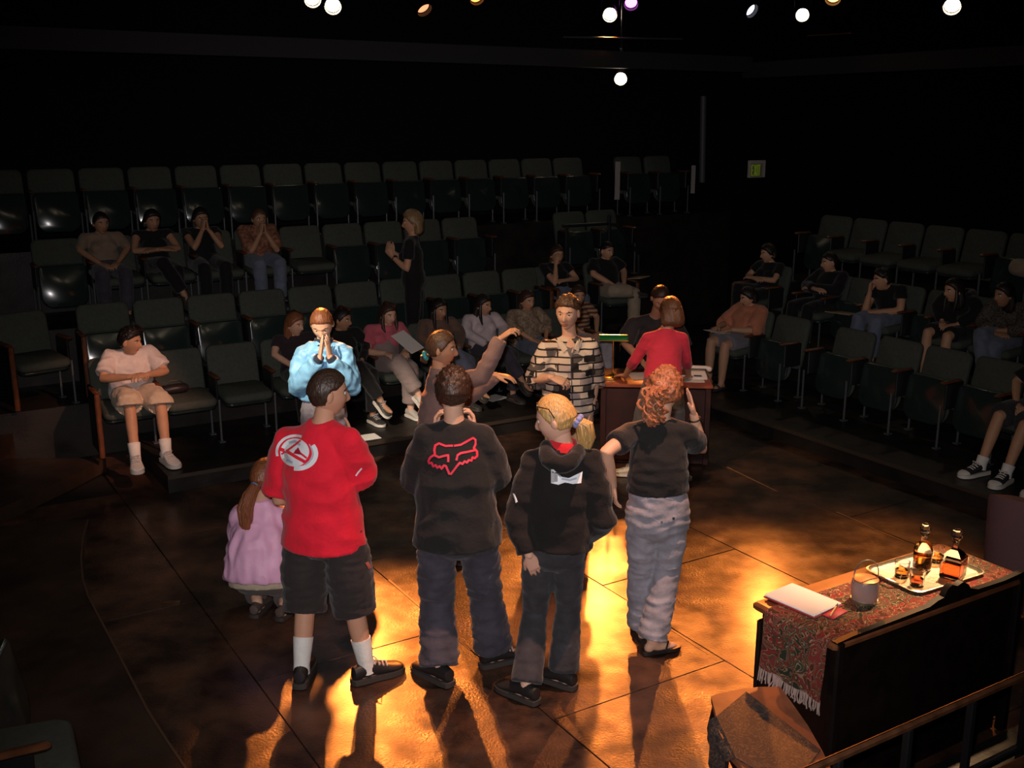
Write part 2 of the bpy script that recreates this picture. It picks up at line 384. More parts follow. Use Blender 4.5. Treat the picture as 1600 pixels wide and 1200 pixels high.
# lighting beam, pipes, posts
M_BEAM = mat('dark_beam_paint', (.03, .03, .033), .8)
o = part('trim', rbox(-6, 11.6, 12.1, 12.3, 3.70, 3.92), M_BEAM, None, smooth=False); o['kind'] = 'structure'; o['label'] = 'dark beam under the lamps above the far seats'; o['category'] = 'beam'
o = part('trim', rbox(11.6, 11.8, 2, 12.3, 3.62, 3.84), M_BEAM, None, smooth=False); o['kind'] = 'structure'; o['label'] = 'dark beam above the right seats'; o['category'] = 'beam'
def pipe(a, b, r, label, m=M_IRON, name='lighting_pipe'):
    mid = (Vector(a)+Vector(b))/2
    o = part(name, tube([Vector(a)-mid, Vector(b)-mid], r, 10, False, False), m, None); o.location = mid
    o['label'] = label; o['category'] = 'pipe'; return o
pipe(W(-5.9, 12.6, 4.72), W(11.1, 12.6, 4.72), .025, 'long dark pipe carrying the lamps above the far seats')
pipe(W(11.2, 2, 4.72), W(11.2, 12.5, 4.72), .025, 'long dark pipe carrying the lamps above the right seats')
pipe(planr(880, 58, 12.0), planr(1066, 61, 12.0), .012, 'thin pale rail along the top of the far beam', M_STEEL)
pipe(plans(1262, 56, 11.5), plans(1330, 52, 11.5), .012, 'thin copper rail beside the right lamps', M_RAIL)
pipe(planr(1097, 285, 12.9), planr(1099, 150, 12.9), .05, 'pale grey upright pipe left of the exit sign', mat('grey_pipe', (.10, .10, .11), .5), name='standpipe')
o = part('seat_post', xf(box(0, 0, .26, .07, .02, .52), Matrix.Identity(4)), mat('pale_board', (.30, .27, .26), .7), None); o.location = planr(964, 312, 11.97); o['label'] = 'pale upright board at the end of the back row'; o['category'] = 'post'
o = part('seat_post', xf(box(0, 0, .2, .06, .02, .40), Matrix.Identity(4)), MATS['pale_board'], None); o.location = planr(1082, 302, 12.0); o['label'] = 'short pale board right of the last back row seats'; o['category'] = 'post'
# hand rail at the steps beside the third row
hr = thing('handrail', planr(945, 350, 10.95), 'black handrail at the steps below the third row seats', 'handrail')
P0 = planr(945, 350, 10.95)
part('top_bar', tube([planr(x, y, 10.95)-P0 for x, y in ((880, 353), (950, 349), (965, 352), (1000, 400))], .02, 8), M_BLACK, hr)
for x, yb, yt in ((885, 430, 353), (952, 425, 338), (998, 450, 399)): part('post', tube([planr(x, yb, 10.95)-P0, planr(x, yt, 10.95)-P0], .022, 8), M_BLACK, hr)
# exit sign
ex = thing('exit_sign', planr(1184, 264, 13.3), 'small pale exit sign with green letters on the dark back wall', 'sign', TH)
part('housing', box(0, .03, 0, .36, .06, .29, .006), mat('sign_housing', (.75, .68, .62), .6), ex)
part('face', box(-.03, -.003, -.02, .27, .006, .22), mat('sign_face', (.42, .42, .26), .5), ex)
M_EXIT = mat('exit_letters', (.12, .20, .01), .5, emis=(.42, .60, .02), estr=.12)
def letter(ch, x):
    bars = {'E': [(0, 0, .014, .18), (.02, .083, .040, .014), (.02, 0, .036, .014), (.02, -.083, .040, .014)], 'I': [(0.015, 0, .014, .18)], 'T': [(.022, 0, .014, .18), (.022, .083, .055, .014)]}
    if ch == 'X':
        S = []
        for sgn in (-1, 1): S.append(xf(box(0, 0, 0, .013, .006, .188), Matrix.Translation((.022, 0, 0)) @ Matrix.Rotation(sgn*.24, 4, 'Y')))
        return join(*[(([v+Vector((x, -.009, -.02)) for v in s[0]]), s[1]) for s in S])
    return join(*[box(x+a, -.009, -.02+b, c, .006, d) for a, b, c, d in bars[ch]])
for ch, x in (('E', -.145), ('X', -.085), ('I', -.03), ('T', .005)): part('letter', letter(ch, x), M_EXIT, ex)

# ------------------------------------------------------------------ theatre seats
M_FAB = mat('grey_green_fabric', (.072, .080, .068), .9, bump=.5, bscale=260, vary=.12, vscale=30, spec=.2)
M_PAN = mat('glossy_green_seat_pan', (.016, .028, .026), .2, coat=.6)
M_WOOD = mat('orange_brown_wood', (.14, .046, .019), .4, vary=.3, vscale=14)
M_LEG = mat('grey_leg_paint', (.10, .105, .11), .45, metal=.3)
RX = lambda a: Matrix.Rotation(math.radians(a), 4, 'X')
T = lambda x, y, z: Matrix.Translation((x, y, z))
PITCHW = .52
cm = {}
cm['back'] = mkmesh('backrest', xf(slab(.475, .54, .07, .06, .02), T(0, -.215, .55) @ RX(13)), M_FAB)
cm['seat_dn'] = mkmesh('seat', xf(slab(.45, .44, .085, .06, .03), T(0, .06, .415) @ RX(-94)), M_FAB)
cm['pan_dn'] = mkmesh('seat_pan', xf(slab(.43, .40, .03, .06, .01), T(0, .05, .362) @ RX(-94)), M_PAN)
cm['seat_up'] = mkmesh('seat', xf(slab(.45, .42, .055, .12, .02, rb=.05), T(0, -.035, .375) @ RX(10) @ Matrix.Rotation(math.pi, 4, 'Y')), M_FAB)
cm['pan_up'] = mkmesh('seat_pan', xf(slab(.45, .42, .03, .12, .012, 6, rb=.04), T(0, .012, .37) @ RX(10) @ Matrix.Rotation(math.pi, 4, 'Y')), M_PAN)
cm['arm'] = mkmesh('armrest', box(0, .05, .60, .05, .27, .028, .012), M_WOOD)
cm['brk'] = mkmesh('arm_bracket', box(0, .0, .47, .018, .24, .24, .006), M_BLACK)
cm['leg'] = mkmesh('leg', join(tube([(0, 0, .0), (0, 0, .40)], .011, 8, False, False), box(0, 0, .006, .05, .06, .012)), M_LEG)
cm['endp'] = mkmesh('end_panel', box(0, .0, .33, .03, .36, .56, .01), M_BLACK)
cm['ende'] = mkmesh('panel_edge', join(box(0, .19, .31, .045, .03, .58, .01)), M_WOOD)
def seat(loc, rz, up, label, left=True, right=False, endl=False, endr=False):
    o = thing('theatre_seat', loc, label, 'seat', rz, 'theatre seats')
    obj('backrest', cm['back'], o)
    s = obj('seat', cm['seat_up' if up else 'seat_dn'], o); obj('seat_pan', cm['pan_up' if up else 'pan_dn'], s)
    for flag, sx, end in ((left, -1, endl), (right, 1, endr)):
        if not flag: continue
        x = sx*PITCHW/2
        obj('armrest', cm['arm'], o, loc=(x, 0, 0))
        if end:
            p = obj('end_panel', cm['endp'], o, loc=(x, 0, 0)); obj('panel_edge', cm['ende'], p)
        else:
            obj('arm_bracket', cm['brk'], o, loc=(x, 0, 0))
            for y in (.17, -.12): obj('leg', cm['leg'], o, loc=(x, y, 0))
    return o
ORD = ['first', 'second', 'third', 'fourth', 'fifth', 'sixth', 'seventh', 'eighth', 'ninth', 'tenth', 'eleventh', 'twelfth', 'thirteenth', 'fourteenth', 'fifteenth', 'sixteenth', 'seventeenth', 'eighteenth', 'nineteenth', 'twentieth']
PHI_L = TH+math.pi; PHI_R = TH+math.pi/2; PHI_N = TH-math.pi/2
RTOP = {1: 9.70, 2: 10.52, 3: 11.52, 4: 12.52}; STOP = {1: 8.40, 2: 9.35, 3: 10.35}
BACKOFF = .27
SEATS = {}      # row -> list of (s or r of centre)
def row_left(row, edges, names, downs=(), taken=(), start=0, first=True, last=True, part_name='', shift=0):
    """edges: left edge s of each seat in the picture; seat faces -N, so its own right is to the picture's left"""
    n = len(edges)
    for i, s0 in enumerate(edges):
        c = s0+PITCHW/2; up = not any(abs(c-d) < PITCHW*.52 for d in list(downs)+list(taken))
        occ = any(abs(c-d) < PITCHW*.52 for d in taken)
        lab = '%s seat, %s from left, %s' % ('folded grey-green' if up else ('occupied grey-green' if occ else 'opened grey-green'), ORD[i], names)
        seat(W(c, RTOP[row]-BACKOFF, ZL[row]), PHI_L, up, lab, left=(i == n-1), right=True, endr=(i == 0 and first), endl=(i == n-1 and last))
def sx(x, y, row): return planr(x, y, RTOP[row]-.2).dot(U)
AUD_L1 = {'boy': sx(200, 545, 1), 'a': sx(462, 500, 1), 'b': sx(536, 490, 1), 'c': sx(596, 490, 1), 'd': sx(688, 480, 1), 'e': sx(757, 480, 1), 'f': sx(826, 465, 1), 'g': sx(905, 500, 1)}
e1 = sx(325, 538, 1); E1 = [e1+PITCHW*k for k in range(-3, 8)]
E1 = [e for e in E1 if e > 1.2]
row_left(1, E1, 'front row of the far bank', downs=(sx(282, 545, 1), sx(368, 535, 1), sx(450, 520, 1)), taken=AUD_L1.values(), last=True)
e2 = sx(118, 476, 2); E2 = [e2+PITCHW*k for k in range(0, 14) if e2+PITCHW*(k+1) < sx(858, 412, 2)]
row_left(2, E2, 'second row of the far bank')
seat(W(e2-.42, RTOP[2]-BACKOFF-.12, ZL[2]), PHI_L+math.radians(14), False, 'opened grey-green seat turned inward at the left end of the second far row', right=True, endr=True)
AUD_L2 = {'h': sx(872, 425, 2), 'i': sx(950, 420, 2)}
row_left(2, [AUD_L2['h']-PITCHW/2, AUD_L2['i']-PITCHW/2], 'short second row beside the aisle of the far bank', taken=AUD_L2.values())
e3 = sx(46, 374, 3); E3 = [e3+PITCHW*.99*k for k in range(0, 16) if e3+PITCHW*.99*(k+.7) < sx(790, 333, 3)]
AUD_L3 = {'j': sx(160, 365, 3), 'k': sx(240, 360, 3), 'l': sx(316, 360, 3), 'm': sx(400, 355, 3)}
row_left(3, E3, 'third row of the far bank', downs=(sx(462, 355, 3),), taken=AUD_L3.values(), first=False, last=False)
row_left(3, [sx(875, 320, 3), sx(875, 320, 3)+PITCHW], 'short third row beside the aisle of the far bank', first=False, last=False)
e4 = sx(-46, 266, 4); E4 = [e4+PITCHW*k for k in range(0, 22) if e4+PITCHW*(k+.7) < sx(942, 244, 4)]
row_left(4, E4, 'back row of the far bank', first=False, last=False)
row_left(4, [sx(970, 247, 4), sx(970, 247, 4)+PITCHW*1.05], 'short back row right of the pale post', first=False, last=False)
def row_right(row, centres, names, downs=(), taken=(), ends=(True, False)):
    n = len(centres)
    for i, c in enumerate(centres):
        up = not (i in downs or i in taken)
        lab = '%s seat, %s from the corner, %s' % ('folded grey-green' if up else ('occupied grey-green' if i in taken else 'opened grey-green'), ORD[i], names)
        gap = i+1 < n and centres[i]-centres[i+1] > .62
        seat(W(STOP[row]-BACKOFF, c, ZR[row]), PHI_R, up, lab, left=(i == n-1 or gap), right=True, endr=(i == 0 and ends[0]))
R1 = [8.45, 7.92, 7.07, 6.52, 5.99, 5.46, 4.93, 4.40]
row_right(1, R1, 'front row of the right bank', taken=(0, 6, 7))
def ry(x, y, row): return plans(x, y, STOP[row]-.2).dot(N)
AUD_R2 = {'p': ry(1196, 425, 2), 'q': ry(1292, 430, 2), 'r': ry(1396, 470, 2), 's': ry(1508, 480, 2), 't': ry(1582, 490, 2)}
R2 = [AUD_R2['p'], (AUD_R2['p']+AUD_R2['q'])/2, AUD_R2['q'], AUD_R2['r']+.5, AUD_R2['r'], AUD_R2['r']-.53, AUD_R2['s'], AUD_R2['t']]
if abs(R2[0]-R2[2]) < .95: R2[1] = None
R2 = [c for c in R2 if c is not None]
tk = [i for i, c in enumerate(R2) if any(abs(c-a) < .05 for a in AUD_R2.values())]
row_right(2, R2, 'second row of the right bank', taken=tk)
r3 = ry(1267, 329, 3); R3 = [r3-.26-.52*k for k in range(0, 7)]
row_right(3, R3, 'back row of the right bank', downs=(1, 2, 3, 4), taken=(6,), ends=(False, False))
# three seats close to the camera at the lower left
q0 = fl(88, 1152, .10+.615); _R = Matrix.Rotation(PHI_N, 3, 'Z'); q0 = q0-_R @ Vector((.26, .185, 0)); q0.z = .10
for i, lab in enumerate(('grey-green seat nearest the camera at the lower left, only a corner showing', 'opened grey-green seat with wooden armrest at the lower left corner', 'folded grey-green seat behind the one with wooden armrest, lower left')):
    pos_ = q0+N*((i-1)*.54)
    if i == 2: pos_ = fl(8, 1092, .475); pos_.z = .10
    seat(pos_, PHI_N-(.3 if i == 2 else .08), i == 2, lab, left=False, right=i != 2)

# ------------------------------------------------------------------ sideboard and what stands on it
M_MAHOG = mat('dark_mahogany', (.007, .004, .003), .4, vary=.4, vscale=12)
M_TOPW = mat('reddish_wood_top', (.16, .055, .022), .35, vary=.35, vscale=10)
SB = W(3.31, 2.76, 0); ST = .84
sb = thing('sideboard', SB, 'dark wooden sideboard with a carved backboard, seen from behind', 'sideboard', TH)
L_, D_ = 1.33, .50
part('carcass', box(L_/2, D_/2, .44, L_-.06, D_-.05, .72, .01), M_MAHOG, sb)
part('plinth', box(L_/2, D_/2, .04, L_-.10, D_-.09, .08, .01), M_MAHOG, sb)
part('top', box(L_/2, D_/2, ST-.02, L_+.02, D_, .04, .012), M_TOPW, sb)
for i in range(3):
    d = part('door', box(L_*(i+.5)/3, D_-.012, .44, L_/3-.05, .025, .60, .008), M_MAHOG, sb)
    part('knob', ball(Vector((L_*(i+.5)/3+.14, D_+.012, .5)), .014), mat('brass', (.65, .42, .12), .25, metal=1), d)
prof = [(0, .0), (0, .006), (.10, .014), (.40, .018), (.60, .022), (.66, .04), (.70, .045), (.72, .08), (.75, .095), (.79, .08), (.83, .092), (.87, .07), (.89, .045), (.95, .025), (1.15, .02), (1.27, .028), (1.31, .032), (L_, .02), (L_, 0)]
V, F = prism([(x, z) for x, z in prof], 0, .03)
part('backboard', ([Vector((v.x, .03-v.z, ST+v.y)) for v in V], F), M_MAHOG, sb)
for x in (.03, L_-.03): part('corner_post', box(x, .02, .42, .05, .05, .84, .01), M_MAHOG, sb)
# table runner
def runner_mat():
    m = mat('tapestry', (.2, .05, .04), .9, spec=.15); nt = m.node_tree; b = nt.nodes['Principled BSDF']; L = nt.links.new
    tc = nt.nodes.new('ShaderNodeTexCoord'); sp = nt.nodes.new('ShaderNodeSeparateXYZ'); L(tc.outputs['Object'], sp.inputs[0])
    band = nt.nodes.new('ShaderNodeValToRGB'); band.color_ramp.interpolation = 'CONSTANT'; e = band.color_ramp.elements
    mr = nt.nodes.new('ShaderNodeMapRange'); mr.inputs['From Min'].default_value = .0; mr.inputs['From Max'].default_value = .42; L(sp.outputs['Y'], mr.inputs['Value']); L(mr.outputs['Result'], band.inputs['Fac'])
    e[0].color = (.26, .035, .03, 1); e[1].position = .28; e[1].color = (.045, .055, .035, 1)
    x = e.new(.72); x.color = (.22, .03, .03, 1); x = e.new(.94); x.color = (.30, .16, .07, 1)
    no = nt.nodes.new('ShaderNodeTexNoise'); no.inputs['Scale'].default_value = 13; no.inputs['Detail'].default_value = 1.2; no.inputs['Distortion'].default_value = 2.2; L(tc.outputs['Object'], no.inputs['Vector'])
    rp = nt.nodes.new('ShaderNodeValToRGB'); rp.color_ramp.interpolation = 'CONSTANT'; q = rp.color_ramp.elements
    q[0].color = (.02, .028, .018, 1); q[1].position = .40; q[1].color = (.36, .24, .14, 1)
    for ps, cc in ((.43, (.22, .03, .025, 1)), (.50, (.035, .045, .028, 1)), (.55, (.42, .28, .17, 1)), (.575, (.05, .06, .035, 1)), (.63, (.20, .035, .03, 1))): x = q.new(ps); x.color = cc
    L(no.outputs['Fac'], rp.inputs['Fac'])
    mx = nt.nodes.new('ShaderNodeMix'); mx.data_type = 'RGBA'; mx.inputs['Factor'].default_value = .72; L(band.outputs['Color'], mx.inputs['A']); L(rp.outputs['Color'], mx.inputs['B'])
    L(mx.outputs['Result'], b.inputs['Base Color']); return m
rn = thing('table_runner', SB+Vector((0, 0, ST)), 'red and green floral tapestry runner draped over the end of the sideboard', 'table runner', TH)
def strip(path, y0, y1, th, ny=8):
    V = []; F = []; n = len(path)
    for lay in (0, 1):
        for (x, z, nx, nz) in path:
            for j in range(ny+1):
                wv = .004*math.sin(j*1.7+z*18) if z < -.02 else 0
                V.append(Vector((x+nx*th*lay+nx*(wv+.004), y0+(y1-y0)*j/ny, z+nz*th*lay)))
    m = ny+1; o2 = n*m
    for i in range(n-1):
        for j in range(ny):
            a = i*m+j; F.append((a, a+1, a+m+1, a+m)); F.append((o2+a, o2+a+m, o2+a+m+1, o2+a+1))
    for i in range(n-1):
        for j, s in ((0, 0), (ny, 0)):
            a = i*m+j; F.append((a, a+m, o2+a+m, o2+a))
    for i in (0, n-1):
        for j in range(ny):
            a = i*m+j; F.append((a, a+1, o2+a+1, o2+a))
    return V, F
path = [(x, .002, 0, 1) for x in np.linspace(L_-.02, .05, 22)]+[(0.0, .001, -.3, 1), (-.014, -.008, -.8, .6), (-.018, -.03, -1, 0)]+[(-.02-.010*t, -.03-.25*t, -1, 0) for t in np.linspace(.08, 1, 14)]
rn_c = part('cloth', strip(path, .035, .40, .004), runner_mat(), rn)
fr = join(*[tube([Vector((-.034, .04+i*.0092, -.275)), Vector((-.038+random.uniform(-.006, .004), .04+i*.0092+random.uniform(-.006, .006), -.31)), Vector((-.040+random.uniform(-.008, .006), .04+i*.0092+random.uniform(-.008, .008), -.275-random.uniform(.05, .075)))], .0032, 5) for i in range(40)])
fo = part('fringe', fr, mat('fringe_thread', (.42, .30, .26), .9), rn); fo['kind'] = 'stuff'
def onsb(x, y, z=0.0, top=ST+.007): return SB+U*x+N*y+Vector((0, 0, top+z))
def sbpx(x, y, z=0.0): return fl(x, y, ST+.007+z)
M_PAPER = mat('white_paper', (.80, .77, .74), .8, bump=.05)
M_GLASS = mat('clear_glass', (1, 1, 1), .03, trans=1.0, ior=1.48)
M_WHISKY = mat('amber_liquid', (.85, .32, .05), .02, trans=1.0, ior=1.33)
M_REDLIQ = mat('red_brown_liquid', (.72, .12, .03), .02, trans=1.0, ior=1.33)
M_SILVER = mat('silver_tray', (.95, .86, .68), .34, metal=1.0, bump=.25, bscale=45)
c = sbpx(1254, 940)
pad = thing('writing_pad', c, 'white writing pad lying open on the end of the sideboard', 'writing pad', TH+.12)
part('back_cover', box(0, 0, .003, .215, .285, .006, .002), mat('dark_red_cover', (.30, .02, .03), .5), pad)
part('page_stack', box(0, 0, .010, .205, .275, .008, .002), M_PAPER, pad)
part('page', box(.002, .002, .0146, .200, .270, .0015), M_PAPER, pad)
c = sbpx(1302, 958)
fo2 = thing('red_folder', c, 'thin crimson folder with pens beside the white writing pad', 'folder', TH+.18)
part('cover', box(0, 0, .003, .12, .075, .006, .002), mat('crimson_card', (.45, .02, .05), .5), fo2)
pn = thing('pen', c+Vector((0, 0, .0075)), 'pale yellow pen lying on the crimson folder', 'pen', TH+.5)
part('barrel', tube([Vector((-.055, 0, .004)), Vector((.05, 0, .004))], .004, 8), mat('pen_yellow', (.6, .45, .2), .4), pn); part('cap', tube([Vector((.05, 0, .004)), Vector((.075, 0, .004))], .0048, 8), M_BLACK, pn)
# glass jar with bail handle
c = sbpx(1350, 938)
jar = thing('ice_bucket', c, 'frosted glass ice bucket with a metal bail handle and lid', 'ice bucket', .2)
part('glass_body', lathe([(.03, 0), (.055, .004), (.062, .03), (.062, .085), (.056, .105), (.05, .105), (.056, .084), (.056, .03), (.05, .01), (.001, .009)], 24), mat('frosted_glass', (.55, .42, .40), .3, trans=.55), jar)
part('foot', lathe([(.04, 0), (.06, .0), (.062, .012), (.04, .014)], 20), M_SILVER, jar)
part('lid', lathe([(.001, .118), (.03, .117), (.058, .110), (.060, .104), (.001, .103)], 24), mat('brown_lid', (.45, .20, .08), .4, metal=.4), jar)
part('bail_handle', tube([Vector((.062*math.cos(a), 0, .10+.10*math.sin(a)**.6)) for a in [math.pi*i/14 for i in range(15)]], .0028, 6), M_STEEL, jar)
# tray
c = sbpx(1445, 895); tz = c.z
tr = thing('serving_tray', c, 'silver serving tray with raised rim holding the decanters', 'tray', TH-.04)
def ring_tray(w_, h_):
    out = []
    for k, z in ((1, .016), (.97, .018), (.92, .004), (.90, .003)):
        out.append([Vector((x*k, y*k, z)) for x, y in rr(w_, h_, .05)])
    return out
def rr(w_, h_, r, seg=5):
    P = []
    for sx_, sy_, a0 in ((1, 1, 0), (-1, 1, 90), (-1, -1, 180), (1, -1, 270)):
        for i in range(seg+1):
            a = math.radians(a0+90*i/seg); P.append((sx_*(w_/2-r)+r*math.cos(a), sy_*(h_/2-r)+r*math.sin(a)))
    return P
def traymesh(w_, h_):
    R = ring_tray(w_, h_); n = len(R[0]); V = []; F = []
    low = [Vector((v.x, v.y, v.z-.003)) for v in R[0]]
    base = [Vector((v.x*.9, v.y*.9, 0)) for v in R[0]]
    rings = [base, low]+R
    for r_ in rings: V += r_
    for j in range(len(rings)-1):
        for i in range(n):
            k2 = (i+1) % n; F.append((j*n+i, j*n+k2, j*n+n+k2, j*n+n+i))
    F.append(tuple(range(n-1, -1, -1))); F.append(tuple((len(rings)-1)*n+i for i in range(n))); return V, F
part('dish', traymesh(.50, .34), M_SILVER, tr)
for sx_ in (-1, 1): part('handle', tube([Vector((sx_*.245, -.05, .016)), Vector((sx_*.275, -.03, .03)), Vector((sx_*.275, .03, .03)), Vector((sx_*.245, .05, .016))], .006, 8), M_SILVER, tr)
def decanter(c, label, sq, liq, h=.19, w_=.05):
    o = thing('decanter', c, label, 'decanter', TH+.3)
    n = 4 if sq else 14; ph = math.pi/4 if sq else 0; k2 = 1.3 if sq else 1
    def sec(L): return loft([(Vector((0, 0, z)), Vector((r, 0, 0)), Vector((0, r, 0))) for r, z in L], n, ph)
    part('bottle', sec([(w_*k2*.9, 0), (w_*k2, .01), (w_*k2, h*.52), (w_*.8, h*.64), (.017, h*.72), (.015, h*.88), (.022, h*.92)]), M_GLASS, o, smooth=not sq)
    part('liquid', sec([(w_*k2*.82, .010), (w_*k2*.9, .016), (w_*k2*.9, h*.36), (w_*k2*.86, h*.362)]), liq, o, smooth=not sq)
    s = part('stopper', lathe([(.010, h*.86), (.012, h*.93), (.024, h*.97), (.028, h*1.05), (.020, h*1.15), (.006, h*1.17)], 8), M_GLASS, o, smooth=False)
    part('stopper_facets', lathe([(.004, h*1.17), (.018, h*1.172), (.004, h*1.19)], 8), M_GLASS, s, smooth=False)
    return o
decanter(sbpx(1488, 902, .005), 'square cut-glass decanter of red-brown spirit with faceted stopper', True, M_REDLIQ, .21, .052)
decanter(sbpx(1440, 888, .005), 'round cut-glass decanter with faceted stopper at the back of the tray', False, M_WHISKY, .20, .045)
def tumbler(c, label, liq):
    o = thing('tumbler', c, label, 'glass', .3)
    part('glass_body', lathe([(.026, 0), (.032, .004), (.036, .085), (.033, .085), (.029, .012), (.001, .011)], 16), M_GLASS, o)
    part('drink', lathe([(.001, .0125), (.027, .013), (.030, .042), (.001, .042)], 16), liq, o)
tumbler(sbpx(1432, 916, .005), 'tumbler of red drink at the near edge of the silver tray', M_REDLIQ)
tumbler(sbpx(1408, 902, .005), 'tumbler at the left of the silver tray beside the ice bucket', M_WHISKY)
tumbler(sbpx(1462, 878, .005), 'tumbler behind the two decanters on the silver tray', M_WHISKY)
o = thing('saucer', onsb(.93, .36, 0), 'small white china dish behind the decanters', 'dish')
part('dish', lathe([(.02, 0), (.05, .008), (.06, .016), (.056, .016), (.02, .004), (.001, .004)], 20), mat('china', (.8, .78, .8), .2), o)
# side table with draped cloth
tz = .64
tb = [fl(x, y, tz) for x, y in ((1111, 1088), (1120, 1084), (1160, 1076), (1188, 1073), (1219, 1073), (1236, 1096), (1262, 1133), (1285, 1173), (1303, 1210), (1262, 1222), (1215, 1222), (1166, 1206), (1143, 1180), (1124, 1145), (1118, 1115))]
cen = sum(tb, Vector())/len(tb); base = Vector((cen.x, cen.y, 0))
tt = thing('side_table', base, 'small brown side table with shaped edge, bottom of the picture', 'side table')
M_BROWN = mat('red_brown_table_wood', (.30, .10, .05), .4, vary=.25, vscale=10)
part('table_top', prism([(p.x-base.x, p.y-base.y) for p in tb], tz-.025, tz), M_BROWN, tt)
part('apron', prism([((p.x-base.x)*.84, (p.y-base.y)*.84) for p in tb], tz-.10, tz-.026), M_MAHOG, tt)
for i in (0, 4, 8, 11):
    p = (tb[i]-base)*.86; dx = Vector((p.x, p.y, 0)).normalized()
    part('leg', tube([Vector((p.x, p.y, tz-.03)), Vector((p.x, p.y, tz-.14))+dx*.02, Vector((p.x, p.y, .3))-dx*.015, Vector((p.x, p.y, .05)), Vector((p.x, p.y, .012))+dx*.02], [.024, .026, .016, .012, .016], 10), M_MAHOG, tt)
def damask():
    m = mat('dark_damask', (.06, .055, .06), .55, spec=.4); nt = m.node_tree; b = nt.nodes['Principled BSDF']; L = nt.links.new
    tc = nt.nodes.new('ShaderNodeTexCoord'); wv = nt.nodes.new('ShaderNodeTexNoise'); wv.inputs['Scale'].default_value = 20; wv.inputs['Distortion'].default_value = 3; wv.inputs['Detail'].default_value = 3; L(tc.outputs['Object'], wv.inputs['Vector'])
    rp = nt.nodes.new('ShaderNodeValToRGB'); e = rp.color_ramp.elements; e[0].position = .48; e[1].position = .53; e[0].color = (.04, .036, .04, 1); e[1].color = (.22, .13, .075, 1); x = e.new(.57); x.color = (.045, .04, .042, 1); L(wv.outputs['Fac'], rp.inputs['Fac']); L(rp.outputs['Color'], b.inputs['Base Color']); return m
cl = thing('table_cloth', base+Vector((0, 0, tz)), 'dark patterned cloth laid cornerwise on the small side table', 'table cloth')
C = [fl(x, y, tz+.004) for x, y in ((1166, 1081), (1282, 1172), (1256, 1206), (1215, 1222), (1150, 1185), (1119, 1120))]
part('cloth', prism([(p.x-base.x, p.y-base.y) for p in C], .001, .006), damask(), cl)
a_, b_ = C[5]-base, C[4]-base; od = Vector((-.03, -.0, 0))
hang = []; HV = []; HF = []
for i in range(9):
    t = i/8; p = a_.lerp(b_, t); p.z = 0
    dp = .17*(1-abs(t-.45)*1.6); wv = .012*math.sin(i*2.1)
    HV += [p+Vector((0, 0, .006)), p+od+Vector((wv, 0, -.01)), p+od*1.1+Vector((wv, 0, -.05-max(dp, .02)))]
n0 = len(HV); HV += [v+Vector((.006, 0, 0)) for v in HV]
for i in range(8):
    for j in range(2):
        a = i*3+j; HF += [(a, a+1, a+4, a+3), (n0+a, n0+a+3, n0+a+4, n0+a+1)]
for i in range(8): HF += [(i*3+2, n0+i*3+2, n0+i*3+5, i*3+5)]
part('hanging_corner', (HV, HF), MATS['dark_damask'], cl)
# armchair at the right edge
ac0 = fl(1625, 965); ac = thing('armchair', ac0, 'mauve upholstered armchair at the right edge, seen from behind', 'armchair', TH-.25)
M_MAUVE = mat('mauve_upholstery', (.20, .11, .115), .75, bump=.25, bscale=150, spec=.3)
def curved_back(r0, r1, z0, z1, a0, a1, n=16):
    V = []; F = []
    for i in range(n+1):
        a = math.radians(a0+(a1-a0)*i/n); f = 1-((i/n-.5)*2)**2; zt = z0+(z1-z0)*(.55+.45*f**.5)
        for r_, z in ((r0, z0), (r1*1.0, z0), (r1*1.06, zt-.03), (r1*1.04, zt), (r0*1.04, zt), (r0*1.03, zt-.03)): V.append(Vector((r_*math.cos(a), r_*math.sin(a), z)))
    for i in range(n):
        for j in range(6):
            k2 = (j+1) % 6; F.append((i*6+j, i*6+k2, i*6+6+k2, i*6+6+j))
    F += [tuple(range(6)), tuple(range(n*6+5, n*6-1, -1))]; return V, F
part('backrest', curved_back(.26, .35, .14, .84, 100, 330), M_MAUVE, ac)
part('seat', lathe([(.24, .14), (.28, .18), (.28, .40), (.25, .45), (.02, .46)], 20), M_MAUVE, ac)
for a in (45, 135, 225, 315): part('leg', tube([Vector((.24*math.cos(math.radians(a)), .24*math.sin(math.radians(a)), z)) for z in (.005, .16)], [.014, .022], 8, False, False), M_MAHOG, ac)

# ------------------------------------------------------------------ desk
dA, dB = fl(938, 600, .75), fl(1113, 603, .75); dd = (dB-dA); DW = dd.length; da = math.atan2(dd.y, dd.x)
dk = thing('desk', Vector((dA.x, dA.y, 0)), 'dark reddish wooden desk at the back of the stage', 'desk', da)
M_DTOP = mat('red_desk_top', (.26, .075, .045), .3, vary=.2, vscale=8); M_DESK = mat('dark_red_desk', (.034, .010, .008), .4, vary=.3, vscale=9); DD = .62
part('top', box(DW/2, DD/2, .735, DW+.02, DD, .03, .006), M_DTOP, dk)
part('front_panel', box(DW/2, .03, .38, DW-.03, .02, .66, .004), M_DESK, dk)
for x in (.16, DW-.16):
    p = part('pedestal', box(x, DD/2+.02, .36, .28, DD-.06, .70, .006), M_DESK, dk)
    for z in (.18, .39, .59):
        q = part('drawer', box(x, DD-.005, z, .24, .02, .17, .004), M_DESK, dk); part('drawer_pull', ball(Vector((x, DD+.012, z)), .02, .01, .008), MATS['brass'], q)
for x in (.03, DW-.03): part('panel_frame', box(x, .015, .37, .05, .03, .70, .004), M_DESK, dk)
def onk(x, y): return fl(x, y, .7515)
lm = thing('desk_lamp', onk(957, 590), 'brass banker lamp with a green glass shade on the desk', 'lamp', da)
BR = MATS['brass']
